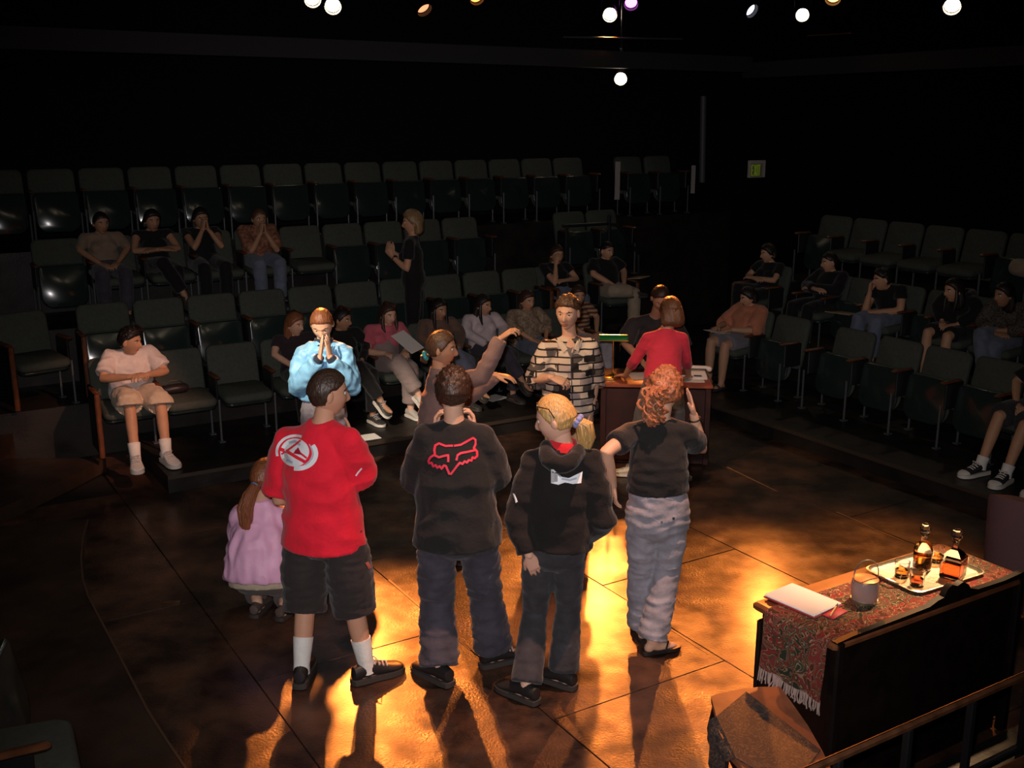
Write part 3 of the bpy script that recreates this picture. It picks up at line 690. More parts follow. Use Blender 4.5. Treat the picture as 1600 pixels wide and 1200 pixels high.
part('base', lathe([(.001, 0), (.075, 0), (.078, .012), (.05, .022), (.02, .034), (.008, .05), (.001, .05)], 24), BR, lm)
part('stem', tube([Vector((0, 0, .04)), Vector((0, 0, .36))], .007, 10), BR, lm)
V, F = [], []
nS = 14
for lay, rr_ in ((0, .058), (1, .053)):
    for ix in range(9):
        x = -.125+.25*ix/8
        for j in range(nS+1):
            a = math.radians(8+164*j/nS); V.append(Vector((x, rr_*math.cos(a)*1.15, .345+rr_*math.sin(a)*.9)))
m_ = nS+1; o2 = 9*m_
for i in range(8):
    for j in range(nS):
        a = i*m_+j; F += [(a, a+1, a+m_+1, a+m_), (o2+a, o2+a+m_, o2+a+m_+1, o2+a+1)]
for i in range(8):
    for j in (0, nS): a = i*m_+j; F.append((a, a+m_, o2+a+m_, o2+a))
for i in (0, 8):
    for j in range(nS): a = i*m_+j; F.append((a, a+1, o2+a+1, o2+a))
part('shade', (V, F), mat('green_glass_shade', (.01, .16, .035), .12, coat=.8), lm)
part('shade_rim', join(tube([Vector((-.13, .068, .352)), Vector((.13, .068, .352))], .006, 8), tube([Vector((-.13, -.068, .352)), Vector((.13, -.068, .352))], .006, 8)), BR, lm)
part('pull_chain', tube([Vector((.06, -.03, .345)), Vector((.06, -.03, .25))], .002, 5), BR, lm)
part('ink_stand', box(-.04, -.075, .01, .10, .05, .02, .004), BR, lm)
def sheet(x, y, w_, h_, a, label, name='paper_sheet', n=1):
    o = part(name, box(0, 0, .0015*n, w_, h_, .003*n), M_PAPER, None, smooth=False); o.location = onk(x, y); o.rotation_euler = (0, 0, a); o['label'] = label; o['category'] = 'paper'
sheet(1003, 588, .22, .29, .1, 'white sheet of paper on the desk beside the lamp'); sheet(1082, 592, .2, .26, -.1, 'sheet of paper lying near the right end of the desk')
ph = thing('telephone', onk(1090, 590), 'white desk telephone with handset at the right end of the desk', 'telephone', da-.1)
M_PH = mat('ivory_plastic', (.72, .66, .58), .35)
part('body', loft([(Vector((0, 0, 0)), Vector((.12, 0, 0)), Vector((0, .10, 0))), (Vector((0, 0, .02)), Vector((.12, 0, 0)), Vector((0, .10, 0))), (Vector((0, .03, .06)), Vector((.09, 0, 0)), Vector((0, .06, 0)))], 4, math.pi/4), M_PH, ph, smooth=False)
part('handset', tube([Vector((-.10, .03, .075)), Vector((-.07, .03, .09)), Vector((.07, .03, .09)), Vector((.10, .03, .075))], [.026, .016, .016, .026], 10), M_PH, ph)
part('keypad', box(0, -.05, .032, .07, .05, .006), M_BLACK, ph)
o = part('ornament_box', join(box(0, 0, .012, .06, .05, .024, .004), ball(Vector((0, 0, .04)), .02)), M_BLACK, None); o.location = onk(1013, 586); o['label'] = 'small black ornament standing on the white paper on the desk'; o['category'] = 'ornament'
o = part('power_cord', tube([dA+Vector((-.04, -.02, z)) + Vector((dx, -.02, 0)) - Vector((dA.x, dA.y, dA.z)) for dx, z in ((0, -.0), (-.05, -.2), (-.02, -.45), (-.08, -.68), (-.10, -.745), (-.02, -.745))], .006, 6), mat('brown_cord', (.16, .11, .07), .6), None); o.location = dA; o['label'] = 'brown cord hanging down at the left of the desk'; o['category'] = 'cord'
# papers on the platform and stray items
for (x, y, z, w_, h_, a, lab) in ((570, 684, .15, .26, .18, .5, 'white sheet of paper lying on the platform edge behind the red shirt'), (772, 622, .15, .24, .2, .8, 'sheet of paper on the platform behind the pointing arm')):
    o = part('paper_sheet', box(0, 0, .002, w_, h_, .003), M_PAPER, None, smooth=False); o.location = fl(x, y, z+.001); o.rotation_euler = (0, 0, a); o['label'] = lab; o['category'] = 'paper'
# ------------------------------------------------------------------ people: templates
def sstep(a, b, x):
    t = max(0.0, min(1.0, (x-a)/(b-a))); return t*t*(3-2*t)
G = lambda v, s: math.exp(-(v/s)**2)
def head_point(dx, dy, dz, fem):
    x, y, z = dx*.074, dy*.095, dz*.118
    if dz < 0:
        k = -dz; x *= 1-(.36 if fem else .29)*k**1.7
        if dy < 0: y *= 1-.42*k
        else: y *= 1-.06*k*k
    else:
        x *= 1+.03*math.sin(math.pi*dz)
        if dy < 0: y *= 1.05
    if dy > 0:
        y -= .006*G(x, .05)*G(z, .07)
        y += .0245*G(x, .0095+.006*sstep(.02, -.03, z))*(sstep(.028, -.028, z)*sstep(-.048, -.034, z))
        for s in (-1, 1):
            y -= .010*G(x-s*.031, .014)*G(z-.010, .010)
            y += .003*G(x-s*.042, .018)*G(z+.022, .018)
        y += .0045*G(z-.027, .008)*G(x, .042)
        y += .0055*G(x, .02)*(G(z+.060, .0045)+1.1*G(z+.071, .0055))-.004*G(x, .022)*G(z+.0655, .0018)
        y += .009*G(x, .02)*G(z+.098, .013)-.004*G(x, .03)*G(z+.083, .006)
    return Vector((x, y, z))
HEADS = {}
def head_template(fem, hq):
    key = (fem, hq)
    if key in HEADS: return HEADS[key]
    nl, nm = (66, 84) if hq else (34, 44)
    V = []; F = []; mi = []
    for i in range(nl+1):
        t = math.pi*i/nl
        for j in range(nm):
            p = 2*math.pi*j/nm
            V.append(head_point(math.sin(t)*math.sin(p), math.sin(t)*math.cos(p), math.cos(t), fem))
    for i in range(nl):
        for j in range(nm):
            k = (j+1) % nm; f = (i*nm+j, (i+1)*nm+j, (i+1)*nm+k, i*nm+k); F.append(f)
            c = sum((V[q] for q in f), Vector())/4; m = 0
            if c.y > .05:
                if abs(c.x) < .024-abs(c.z+.066)*.9 and -.078 < c.z < -.056: m = 1
                b = abs(abs(c.x)-.032)
                if b < .016 and abs(c.z-(.0265-b*b*12)) < .0042: m = 4
            mi.append(m)
    ng = len(V)
    for s in (-1, 1):      # ears
        e = xf(ball(Vector((0, 0, 0)), .008, .018, .031, 10), Matrix.Translation((s*.077, -.006, -.002)) @ Matrix.Rotation(s*.35, 4, 'Z') @ Matrix.Rotation(-.2, 4, 'X'))
        o = len(V); V += e[0]; F += [tuple(q+o for q in f) for f in e[1]]; mi += [0]*len(e[1])
        cc = Vector((s*.031, .0695, .009))
        e = ball(cc, .0125, .0125, .0125, 10, (Vector((1, 0, 0)), Vector((0, 0, 1)), Vector((0, 1, 0))))
        o = len(V); V += e[0]; F += [tuple(q+o for q in f) for f in e[1]]
        for f in e[1]:
            c = sum((e[0][q] for q in f), Vector())/len(f)-cc; mi.append(3 if c.y > .0105 else 2)
            if abs(c.z) > .0046: mi[-1] = 0
    HEADS[key] = (V, F, mi, ng); return HEADS[key]
def hand_shells(curl, spread=.12, thumb=(-.55, .75, -.25)):
    S = [loft([(Vector((0, y, 0)), Vector((w_, 0, 0)), Vector((0, 0, d))) for y, w_, d in ((-.03, .024, .018), (0, .027, .018), (.03, .037, .017), (.065, .043, .015), (.092, .041, .012), (.10, .034, .008))], 14)]
    for k, (x, y, L) in enumerate(((-.031, .088, .073), (-.0105, .094, .082), (.0105, .090, .076), (.030, .080, .058))):
        p = Vector((x, y, 0)); a = 0; pts = [Vector((x*.8, y-.03, 0)), p]; yaw = (k-1.5)*spread*.35
        cs = curl[k] if isinstance(curl, list) else curl
        for seg, fr in ((0, .45), (1, .30), (2, .25)):
            a += cs*(.9 if seg == 0 else 1.1)
            d = Vector((math.sin(yaw), math.cos(a)*math.cos(yaw), -math.sin(a))); p = p+d*L*fr; pts.append(p)
        S.append(tube(pts, [.0095, .0095, .0088, .0078, .0066], 10))
    t = Vector(thumb).normalized(); b = Vector((-.022, .022, -.006))
    S.append(tube([b, b+t*.035, b+t*.035+(t+Vector((.25, .35, -.1))).normalized()*.03, b+t*.035+(t+Vector((.25, .35, -.1))).normalized()*.052], [.015, .0125, .010, .0075], 10))
    return S
HANDS = {}
PRESET = {'relaxed': .28, 'flat': .05, 'fist': 1.25, 'half': .6, 'point': [.05, 1.2, 1.3, 1.3], 'chin': [.15, 1.0, 1.15, 1.2]}
def hand_template(kind, hq):
    key = (kind, hq)
    if key not in HANDS:
        co, fs, no = remesh(hand_shells(PRESET[kind]), .0042 if hq else .0065, 2 if hq else 1); HANDS[key] = (co, fs)
    return HANDS[key]
def shoe_template():
    sec = [(-.078, .018, .055, .03), (-.070, .030, .088, .02), (-.03, .036, .098, .018), (.015, .037, .100, .018), (.05, .041, .086, .018), (.09, .046, .068, .018), (.13, .049, .056, .018), (.165, .045, .048, .02), (.188, .030, .038, .022), (.196, .012, .03, .024)]
    up = loft([(Vector((0, y, (h+z0)/2)), Vector((w_, 0, 0)), Vector((0, 0, (h-z0)/2))) for y, w_, h, z0 in sec], 16)
    out = []
    for y, w_ in ((-.085, .018), (-.075, .034), (-.03, .041), (.05, .045), (.11, .053), (.16, .051), (.19, .036), (.203, .014)): out.append((w_, y))
    poly = out+[(-x, y) for x, y in reversed(out)]
    so = prism(poly, 0.0, .026)
    la = join(*[tube([Vector((-.026, y, h-.004)), Vector((0, y+.004, h+.006)), Vector((.026, y-.002, h-.004))], .0045, 6) for y, h in ((.035, .091), (.058, .081), (.08, .072), (.10, .065))]+[tube([Vector((-.004, .03, .098)), Vector((-.03, .045, .105)), Vector((-.012, .06, .09))], .003, 5), tube([Vector((.004, .03, .098)), Vector((.03, .05, .104)), Vector((.014, .06, .09))], .003, 5)])
    toe = loft([(Vector((0, y, (h+z0)/2)), Vector((w_*1.03, 0, 0)), Vector((0, 0, (h-z0)/2*1.03))) for y, w_, h, z0 in ((.148, .048, .053, .018), (.165, .0455, .0485, .02), (.188, .031, .039, .022), (.198, .012, .03, .024))], 16)
    return up, so, la, toe
SHOE = shoe_template()
def sandal_sole():
    out = [(.02, -.075), (.034, -.06), (.036, 0), (.044, .08), (.048, .13), (.04, .175), (.018, .195)]
    return prism(out+[(-x, y) for x, y in reversed(out)], 0, .022)
def along(pts, q):
    """cut a three point limb at q (0..2)"""
    if q >= 2: return list(pts)
    if q <= 1: return [pts[0], pts[0].lerp(pts[1], q)]
    return [pts[0], pts[1], pts[1].lerp(pts[2], q-1)]
def dense(pts, n=5):
    out = []
    for a, b in zip(pts[:-1], pts[1:]):
        for i in range(n): out.append(a.lerp(b, i/n))
    out.append(pts[-1]); return out
def limb_r(pts, prof, upto=2.0, ease=0.0, n=5, sc_=1.0):
    """radii for dense(along(...)) : prof = radius at q=0,.5,1,1.35,2"""
    segs = len(pts)-1; out = []
    tot = segs*n
    for i in range(tot+1):
        q = upto*i/tot if segs == 1 else (i/n if i <= n else 1+(i-n)/n*(upto-1))
        out.append(float(np.interp(q, [0, .5, 1, 1.35, 2], prof))*sc_+ease)
    return out
ARM = [.052, .047, .041, .041, .027]; LEG = [.084, .074, .055, .056, .036]

def sections(J, fem, k=1.0):
    hc = (J['hL']+J['hR'])/2; scn = (J['sL']+J['sR'])/2; up = (scn-hc)
    rh = (J['hR']-J['hL']).normalized(); rs = (J['sR']-J['sL']).normalized()
    prof = [(-.15, .07, .06), (-.06, .160, .112), (.10, .163, .116), (.34, .132, .098), (.58, .138, .106), (.80, .140, .104), (.93, .125, .080)] if fem else \
           [(-.15, .07, .06), (-.06, .155, .110), (.10, .160, .113), (.34, .150, .105), (.58, .156, .112), (.80, .160, .112), (.93, .145, .088)]
    bend = J.get('bend', 0.0)
    def sec(t, w_, d):
        r = rh.lerp(rs, max(0, min(1, t))).normalized(); u = up.normalized(); f = u.cross(r).normalized(); r = f.cross(u)
        c = hc+up*t-f*bend*math.sin(math.pi*max(0, min(1, t)))
        return (c, r*w_, f*d)
    def secn(q, w_, d):
        u = (J['neck']-scn); u = u.normalized() if u.length > .01 else up.normalized()
        f = up.normalized().cross(rs).normalized(); r = f.cross(up.normalized())
        return (scn.lerp(J['neck'], q), r*w_, f*d)
    sec.neck = secn
    def wd(t):
        t = max(t, -.06)
        return float(np.interp(t, [p[0] for p in prof], [p[1] for p in prof]))*k, float(np.interp(t, [p[0] for p in prof], [p[2] for p in prof]))*k
    return sec, wd, prof, up
def person(J, label, skin=(.62, .36, .24), hair=None, top=None, bottom=None, shoes=None, socks=None, fem=False, hq=False, k=1.0, hs=1.06, glasses=None, group='people', extra=None):
    for key in J:
        if isinstance(J[key], Vector): J[key] = J[key].copy()
    base = (J['aL']+J['aR'])/2; base = Vector((base.x, base.y, J.get('z0', 0.0)))
    o = thing('person', base, label, 'person', group=group)
    sk = mat('skin_%d_%d_%d' % tuple(int(c*100) for c in skin), skin, .55, vary=.06, vscale=14, spec=.4)
    lip = mat('lips_%d' % int(skin[0]*100), (skin[0]*.75, skin[1]*.48, skin[2]*.48), .45)
    ew = mat('eye_white', (.75, .72, .70), .2); ei = mat('eye_iris', (.02, .015, .01), .1)
    hm = hair['mat'] if hair else mat('brow', (.03, .02, .015), .6)
    sec, wd, prof, up = sections(J, fem, k)
    vx = .010 if hq else .0135; out = {'obj': o, 'base': base}
    def rel(V): return [Vector(v)-base for v in V]
    # ---- body
    neckb = J['neck']; hd = J['head']; hf = J['hf'].normalized(); hu = J.get('hu', Vector((0, 0, 1)))
    hr_ = hf.cross(hu).normalized(); hu = hr_.cross(hf).normalized()
    HM = Matrix((hr_, hf, hu)).transposed()
    S = [loft([sec(t, *[c*.93 for c in (w_*k, d*k)]) for t, w_, d in prof]+[sec.neck(.45, .095*k, .066*k), sec.neck(.95, .056*k, .056*k)], 18)]
    for s in 'LR': S.append(tube([J['neck']+up.normalized()*.0, J['neck'].lerp(J['s'+s], .45)-up.normalized()*.018, J['s'+s]], [.045*k, .046*k, .046*k], 12))
    S.append(tube([neckb-up.normalized()*.03, neckb, hd-hu*.07*hs-hf*.012, hd-hu*.02], [.060*k, .053*k, .050*k, .05], 14))
    arms = {}; legs = {}
    for s in 'LR':
        arms[s] = [J['s'+s], J['e'+s], J['w'+s]]; legs[s] = [J['h'+s], J['k'+s], J['a'+s]]
        pa = dense(arms[s]); S.append(tube(pa, limb_r(arms[s], ARM, sc_=k*(.88 if fem else 1.0)), 12)); S.append(ball(J['s'+s], .050*k))
        pl = dense(legs[s]); rl_ = limb_r(legs[s], LEG, sc_=k*.95); S.append(tube(pl, rl_, 14))
        f = J['f'+s].normalized(); a = J['a'+s]
        S.append(tube([a+Vector((0, 0, -.01)), a+f*.03+Vector((0, 0, -.045)), a+f*.10+Vector((0, 0, -.058)), a+f*.15+Vector((0, 0, -.064))], [.034, .032, .028, .018], 10))
        S.append(ball(a-f*.025+Vector((0, 0, -.045)), .03))
    co, fs, no = remesh(S, vx, 3)
    V = [Vector(c) for c in co.tolist()]; F = list(fs); mi = [0]*len(F)
    hv, hfc, hmi, ng = head_template(fem, hq)
    q = len(V); V += [hd+HM @ (v*hs) for v in hv]; F += [tuple(i+q for i in f) for f in hfc]; mi += hmi
    for s in 'LR':
        kind, hdir, hback = J.get('hand'+s, ('relaxed', None, None))
        fa = (J['w'+s]-J['e'+s]).normalized()
        y = (hdir or fa).normalized(); z = hback or (Vector((0, 0, 1)) if abs(y.z) < .8 else (Vector((1, 0, 0))*(1 if s == 'R' else -1)))
        z = (z-y*z.dot(y)).normalized(); x = y.cross(z)
        mir = -1 if s == 'L' else 1
        Mh = Matrix((x*mir, y, z)).transposed()
        hco, hfs = hand_template(kind, hq); q = len(V)
        V += [J['w'+s]+Mh @ (Vector(c)*(.92 if fem else 1.0)) for c in hco.tolist()]
        F += [tuple(i+q for i in (f if mir == 1 else f[::-1])) for f in hfs]; mi += [0]*len(hfs)
    obj('body', mkmesh('body', (rel(V), F), [sk, lip, ew, ei, hm], mi, smooth='all', fix=False), o)
    # ---- clothes
    def garment(name, shells, m, voxel, it, amp, freq=(7, 7, 16), dec=None):
        co, fs, no = remesh(shells, voxel, it)
        co = wrinkle(co, no, amp, freq, seed=base.x*3.1)
        VV = [Vector(c) for c in co.tolist()]
        ob = obj(name, mkmesh(name, (rel(VV), fs), m, smooth='all', fix=False), o)
        return ob, VV, fs
    cv = .0105 if hq else .0155
    if bottom:
        bk = bottom.get('kind', 'trousers'); ez = bottom.get('ease', .018); Ln = bottom.get('len', 1.9)
        if bk == 'skirt':
            kc = (J['kL']+J['kR'])/2; r = (J['hR']-J['hL']).normalized()
            hc = (J['hL']+J['hR'])/2; d = (kc-hc).normalized(); f = d.cross(r).normalized()
            S = [loft([sec(t, wd(t)[0]+ez, wd(t)[1]+ez) for t in (.25, .1, -.05, -.12)], 18), loft([(hc.lerp(kc, q), r*(.19+.03*q), f*(.12-.01*q)) for q in (-.1, .3, .7, Ln)], 18)]
        else:
            pe = min(ez*.7, .016)+.006
            S = [loft([sec(t, (wd(t)[0]+pe)*q, (wd(t)[1]+pe)*q) for t, q in ((-.20, .62), (-.12, .90), (-.03, 1.0), (.08, 1.0), (.2, 1.0), (bottom.get('waist', .28), .98))], 18)]
            for s in 'LR':
                pts = along(legs[s], Ln); rp = [LEG[0]+min(ez*.6, .014), LEG[1]+ez*1.0, LEG[2]+ez*1.15, LEG[3]+ez*1.05+bottom.get('flare', 0)*.4, LEG[4]+ez*1.2+.008+bottom.get('flare', 0)]
                S.append(tube(dense(pts), limb_r(pts, rp, Ln, sc_=k), 16, True, False))
        out['bottom'] = garment('skirt' if bk == 'skirt' else ('shorts' if Ln < 1.5 else 'trousers'), S, bottom['mat'], cv, bottom.get('it', 3), bottom.get('amp', .006), (6, 6, 20))
    if top:
        ez = top.get('ease', .02); hem = top.get('hem', -.18); fl_ = top.get('flare', 0.0); sl = top.get('sleeve', .6); sez = top.get('sease', ez)
        ts = [t for t in (-.35, -.2, -.06, .1, .34, .58, .8, .93) if t > hem+.04]; ts = [hem]+ts
        def tw(t):
            w_, d = wd(max(t, -.06)); 
            e = ez*(1 if t < .8 else .6 if t < 1 else .25); g_ = fl_*max(0, (.5-t))
            if t < .4: w_, d = max(w_, .150*k), d
            return w_+e+g_, d+e+g_
        S = [loft([sec(t, *tw(t)) for t in ts]+[sec.neck(.4, .105*k+ez*.45, .072*k+ez*.45), sec.neck(.75, .080*k+ez*.2, .068*k+ez*.15), sec.neck(1.02, .066*k+ez*.1, .063*k+ez*.1)], 22)]
        for s in 'LR': S.append(tube([J['neck'].lerp(J['s'+s], .12)-up.normalized()*.02, J['neck'].lerp(J['s'+s], .5)-up.normalized()*.02, J['s'+s]], [.048*k+ez*.2, .050*k+ez*.35, .050*k+ez*.4], 12))
        if fem:
            for s_ in (-1, 1):
                c, r, f = sec(.66, .072*k, .075*k); S.append(ball(c+r*s_*1.0+f*.95, .060*k+ez*.35))
        for s in 'LR':
            pts = along(arms[s], sl); rp = [ARM[0]+sez*.42+.002, ARM[1]+sez*.9, ARM[2]+sez*1.05, ARM[3]+sez*.95, ARM[4]+sez*top.get('cuff', .9)+.003]
            rr_ = limb_r(pts, rp, sl, sc_=k*(.94 if fem else 1))
            if sl < 1: rr_ = [r_*(1+.14*i/len(rr_)) for i, r_ in enumerate(rr_)]
            S.append(tube(dense(pts), rr_, 14, True, False)); S.append(ball(J['s'+s], .050*k+ez*.40))
        if top.get('hood'):
            c, r, f = sec.neck(.55, .11, .10); u = up.normalized()
            S.append(tube([c-f*.35+u*.03+r*.75*math.cos(a)+(-f*1.25)*math.sin(a)-u*.05*math.sin(a) for a in [math.pi*i/10 for i in range(11)]], [.03+.018*math.sin(math.pi*i/10) for i in range(11)], 12))
        out['top'] = garment(top.get('name', 'shirt'), S, top['mat'], cv, top.get('it', 3), top.get('amp', .006), top.get('freq', (7, 7, 15)))
        if top.get('collar'):
            c, r, f = sec.neck(.75, .070, .066); u = up.normalized()
            S = loft([(c+u*.0, r*1.18, f*1.18), (c+u*.045-f*.1, r*1.0, f*.98), (c+u*.05-f*.1, r*.94, f*.92), (c+u*.01, r*1.0, f*1.0)], 20)
            obj('collar', mkmesh('collar', (rel(S[0]), S[1][:-2]), top['collar'], fix=True), out['top'][0])
    # ---- socks and shoes
    for s in 'LR':
        f = J['f'+s].copy(); f.z = 0; f.normalize(); a = J['a'+s]
        if socks:
            d = (J['k'+s]-a).normalized(); L = socks.get('len', .13)
            S_ = tube([a-Vector((0, 0, .03)), a+d*.02, a+d*L*.5, a+d*L*.9, a+d*L], [.046, .044]+[.043+.022*min(1, L*q/.3)*k for q in (.5, .9, 1.0)], 14, False, False)
            part('sock', (rel(S_[0]), S_[1]), socks['mat'], o)
        if shoes:
            ff = J.get('t'+s, f).normalized(); rt = ff.cross(Vector((0, 0, 1))).normalized(); uu = rt.cross(ff).normalized()
            Ms = Matrix((rt, ff, uu)).transposed().to_4x4(); sz = shoes.get('size', 1.0)*(1.0 if not fem else .92)
            Ms = Matrix.Translation(a-base-uu*.078) @ Ms @ Matrix.Scale(sz, 4)
            if shoes.get('kind') == 'sandal':
                so = part('sandal', xf(sandal_sole(), Ms), shoes['mat'], o)
                part('strap', xf(tube([Vector((-.045, .07, .02)), Vector((-.02, .10, .062)), Vector((.02, .10, .062)), Vector((.045, .07, .02))], [(.005, .012)]*4, 8), Ms), shoes['mat'], so)
            else:
                so = part('shoe', xf(SHOE[0], Ms), shoes['mat'], o)
                part('sole', xf(SHOE[1], Ms), shoes.get('sole', shoes['mat']), so)
                if shoes.get('lace'): part('laces', xf(SHOE[2], Ms), shoes['lace'], so)
                if shoes.get('toe'): part('toe_cap', xf(SHOE[3], Ms), shoes['toe'], so)
    # ---- hair
    if hair:
        st = hair['style']; T_ = {'short': .010, 'spiky': .016, 'pulled': .009, 'long': .016, 'bob': .018, 'curly': .022}[st]
        hv, hfc, hmi, ng = head_template(fem, hq); NV = []
        rec = hair.get('fringe', 0.0)
        keep = []
        for v in hv[:ng]:
            a = abs(math.atan2(v.x, v.y)); zt = float(np.interp(a, [0, .5, .85, 1.2, 1.55, 2.0, 3.15], [.062-rec, .058-rec, .045-rec*.5, .012 if st not in ('short', 'spiky') else .028, -.018 if st not in ('short', 'spiky') else .026, -.05, -.066 if st != 'pulled' else -.055]))
            m = sstep(-.004, .018, v.z-zt); n_ = Vector((v.x/.074**2, v.y/.095**2, v.z/.118**2)).normalized()
            t = T_*m
            if m > 0:
                if st == 'spiky': t += m*.016*max(0, noise.noise(v*75))*sstep(.0, .06, v.z)+.004*noise.noise(v*130)*m
                elif st == 'curly': t += m*(.016*noise.noise(v*42)+.008*noise.noise(v*95))
                else: t += m*.0025*noise.noise(Vector((v.x*140, v.y*40, v.z*40)))
            NV.append(v+n_*(t if m > 0 else -.004)-(n_*.004 if 0 < m < .3 else Vector())); keep.append(m > 0)
        nf = [f for f in hfc if all(i < ng for i in f) and any(keep[i] for i in f)]
        used = sorted({i for f in nf for i in f}); mp = {i: n_ for n_, i in enumerate(used)}
        P = [([NV[i] for i in used], [tuple(mp[i] for i in f) for f in nf])]
        L = hair.get('len', .16)
        if st in ('long', 'bob', 'curly') or hair.get('curtain'):
            n_ = 30; secs_ = []; rows = 9
            for i in range(rows):
                q = i/(rows-1); z = .03-(L+.03)*q
                w_ = .083*(1+.10*math.sin(q*2.6)) if st != 'bob' else .086*(1+.12*math.sin(q*2.4))
                dp = .062*(1-.25*q); yc = -.038-.012*math.sin(q*3)
                if i == rows-1: w_ *= .7; dp *= .6
                secs_.append((Vector((0, yc, z)), Vector((w_, 0, 0)), Vector((0, dp, 0))))
            Vc, Fc = loft(secs_, n_)
            for i, v in enumerate(Vc):
                a = (i % n_)/n_*2*math.pi; r_ = .004*math.sin(a*9+v.z*30)+.003*noise.noise(Vector((a*5, v.z*25, 0)))
                if st == 'curly': r_ += .012*noise.noise(v*38)
                v += Vector((math.cos(a), math.sin(a), 0))*r_
                if v.z < -.06: v.z += .012*noise.noise(Vector((a*6, 3, 1)))
            P.append((Vc, Fc))
        if hair.get('front'):
            for s_ in (-1, 1):
                P.append(tube([Vector((s_*.07, .015, .03)), Vector((s_*.082, .02, -.05)), Vector((s_*.085, .035, -.12)), Vector((s_*.075, .06, -.12-hair['front'])) ], [.015, .02, .02, .008], 10))
        HVm = [hd+HM @ (v*hs) for v in join(*P)[0]]; HFm = join(*P)[1]
        ho = obj('hair', mkmesh('hair', (rel(HVm), HFm), hm, smooth='all'), o); out['hair'] = ho
        if hair.get('tail'):
            tl = hair['tail']; st_ = []
            pts = [hd+HM @ (Vector(p)*hs) if not tl.get('world') else Vector(p) for p in tl['pts']]
            nt_ = tl.get('n', 9); rad = tl.get('r', .022)
            for i in range(nt_):
                a = 2*math.pi*i/nt_; jit = [Vector((math.cos(a), math.sin(a)*.7, 0))*rad*(.7 if i % 2 else .35)]*len(pts)
                pp = []
                for q, p in enumerate(pts):
                    f_ = q/(len(pts)-1); pp.append(p+jit[q]*(.35+1.0*math.sin(math.pi*min(1, f_*.8+.15)))+Vector((noise.noise((i, q, 1.3)), noise.noise((i, q, 7.7)), noise.noise((i, q, 4.1))))*tl.get('wild', .008))
                if tl.get('curl'):
                    dn_ = dense(pp, 9); cr = tl['curl']; ph0 = i*1.9
                    pp = [p_+Vector((math.cos(ph0+j*.75), math.sin(ph0+j*.75)*.8, .4*math.sin(ph0+j*.75)))*cr*min(1, j/6) for j, p_ in enumerate(dn_)]
                    st_.append(tube(pp, [.0085*(1 if j < len(pp)-3 else .5) for j in range(len(pp))], 6)); continue
                rs_ = [rad*.5*(.8+.4*math.sin(math.pi*q/(len(pts)-1)))*(1 if q < len(pts)-1 else .25) for q in range(len(pts))]
                st_.append(tube(pp, rs_, 8))
            Vt, Ft = join(*st_); part('ponytail', (rel(Vt), Ft), hm, o)
            if tl.get('tie'):
                c = pts[0]; d = (pts[1]-pts[0]).normalized(); a_, b_ = frame_for(d)
                rt_ = tl.get('tier', rad*1.25)
                Sx = join(*[ball(c+d*.012+a_*rt_*math.cos(t)+b_*rt_*math.sin(t), .015) for t in [2*math.pi*i/9 for i in range(9)]]) if tl.get('scrunch', True) else tube([c+a_*rt_*math.cos(t)+b_*rt_*math.sin(t) for t in [2*math.pi*i/12 for i in range(13)]], .006, 8)
                part('hair_tie', (rel(Sx[0]), Sx[1]), tl['tie'], o)
    if glasses:
        gm = glasses.get('mat', mat('black_frame', (.01, .01, .01), .3)); up_ = glasses.get('up', 0.0)
        S_ = []
        for s_ in (-1, 1):
            c = Vector((s_*.033, .098-up_*.45, .008+up_)); S_.append(tube([c+Vector((.023*math.cos(t), -.006*abs(math.cos(t)), .017*math.sin(t))) for t in [2*math.pi*i/14 for i in range(15)]], .0026, 6))
            S_.append(tube([Vector((s_*.056, .090-up_*.45, .012+up_)), Vector((s_*.083, .02-up_*.3, .012+up_*.8)), Vector((s_*.084, -.02, .004+up_*.3))], .0028, 6))
        S_.append(tube([Vector((-.011, .1-up_*.45, .012+up_)), Vector((.011, .1-up_*.45, .012+up_))], .0025, 6))
        Vg, Fg = join(*S_); go = part('glasses', (rel([hd+HM @ (v*hs) for v in Vg]), Fg), gm, o)
        if glasses.get('lens'):
            Sl = join(*[ball(Vector((s_*.033, .097-up_*.45, .008+up_)), .022, .002, .016) for s_ in (-1, 1)])
            part('lenses', (rel([hd+HM @ (v*hs) for v in Sl[0]]), Sl[1]), glasses['lens'], go)
    out['HM'] = HM; out['hd'] = hd; out['rel'] = rel
    return out
# ---- prints on clothes, laid on the cloth surface
def bvh_of(g): return BVHTree.FromPolygons([tuple(v) for v in g[1]], g[2])
def print_mesh(name, tris_px, g, m, res, lift=.004):
    bv = bvh_of(g); base = res['base']; V = []; F = []
    for poly in tris_px:
        idx = []
        for (x, y) in poly:
            d = ray(x, y).normalized(); hit, n_, i_, dist = bv.ray_cast(CAM, d)
            if hit is None: idx = None; break
            nn = n_ if n_.dot(d) < 0 else -n_
            V.append(hit+nn*lift-base); idx.append(len(V)-1)
        if idx: F.append(tuple(idx))
    if F: return obj(name, mkmesh(name, (V, F), m, smooth=True, fix=False), g[0])
def stroke(pts, w_, step=3.0):
    P = [Vector((x, y)) for x, y in pts]; D = []
    for a, b in zip(P[:-1], P[1:]):
        n_ = max(1, int((b-a).length/step))
        for i in range(n_): D.append(a.lerp(b, i/n_))
    D.append(P[-1]); L = []; R = []
    for i, p in enumerate(D):
        t = D[min(i+1, len(D)-1)]-D[max(i-1, 0)]; t.normalize(); q = Vector((-t.y, t.x))*w_/2
        L.append(p+q); R.append(p-q)
    return [[tuple(L[i]), tuple(L[i+1]), tuple(R[i+1]), tuple(R[i])] for i in range(len(D)-1)]
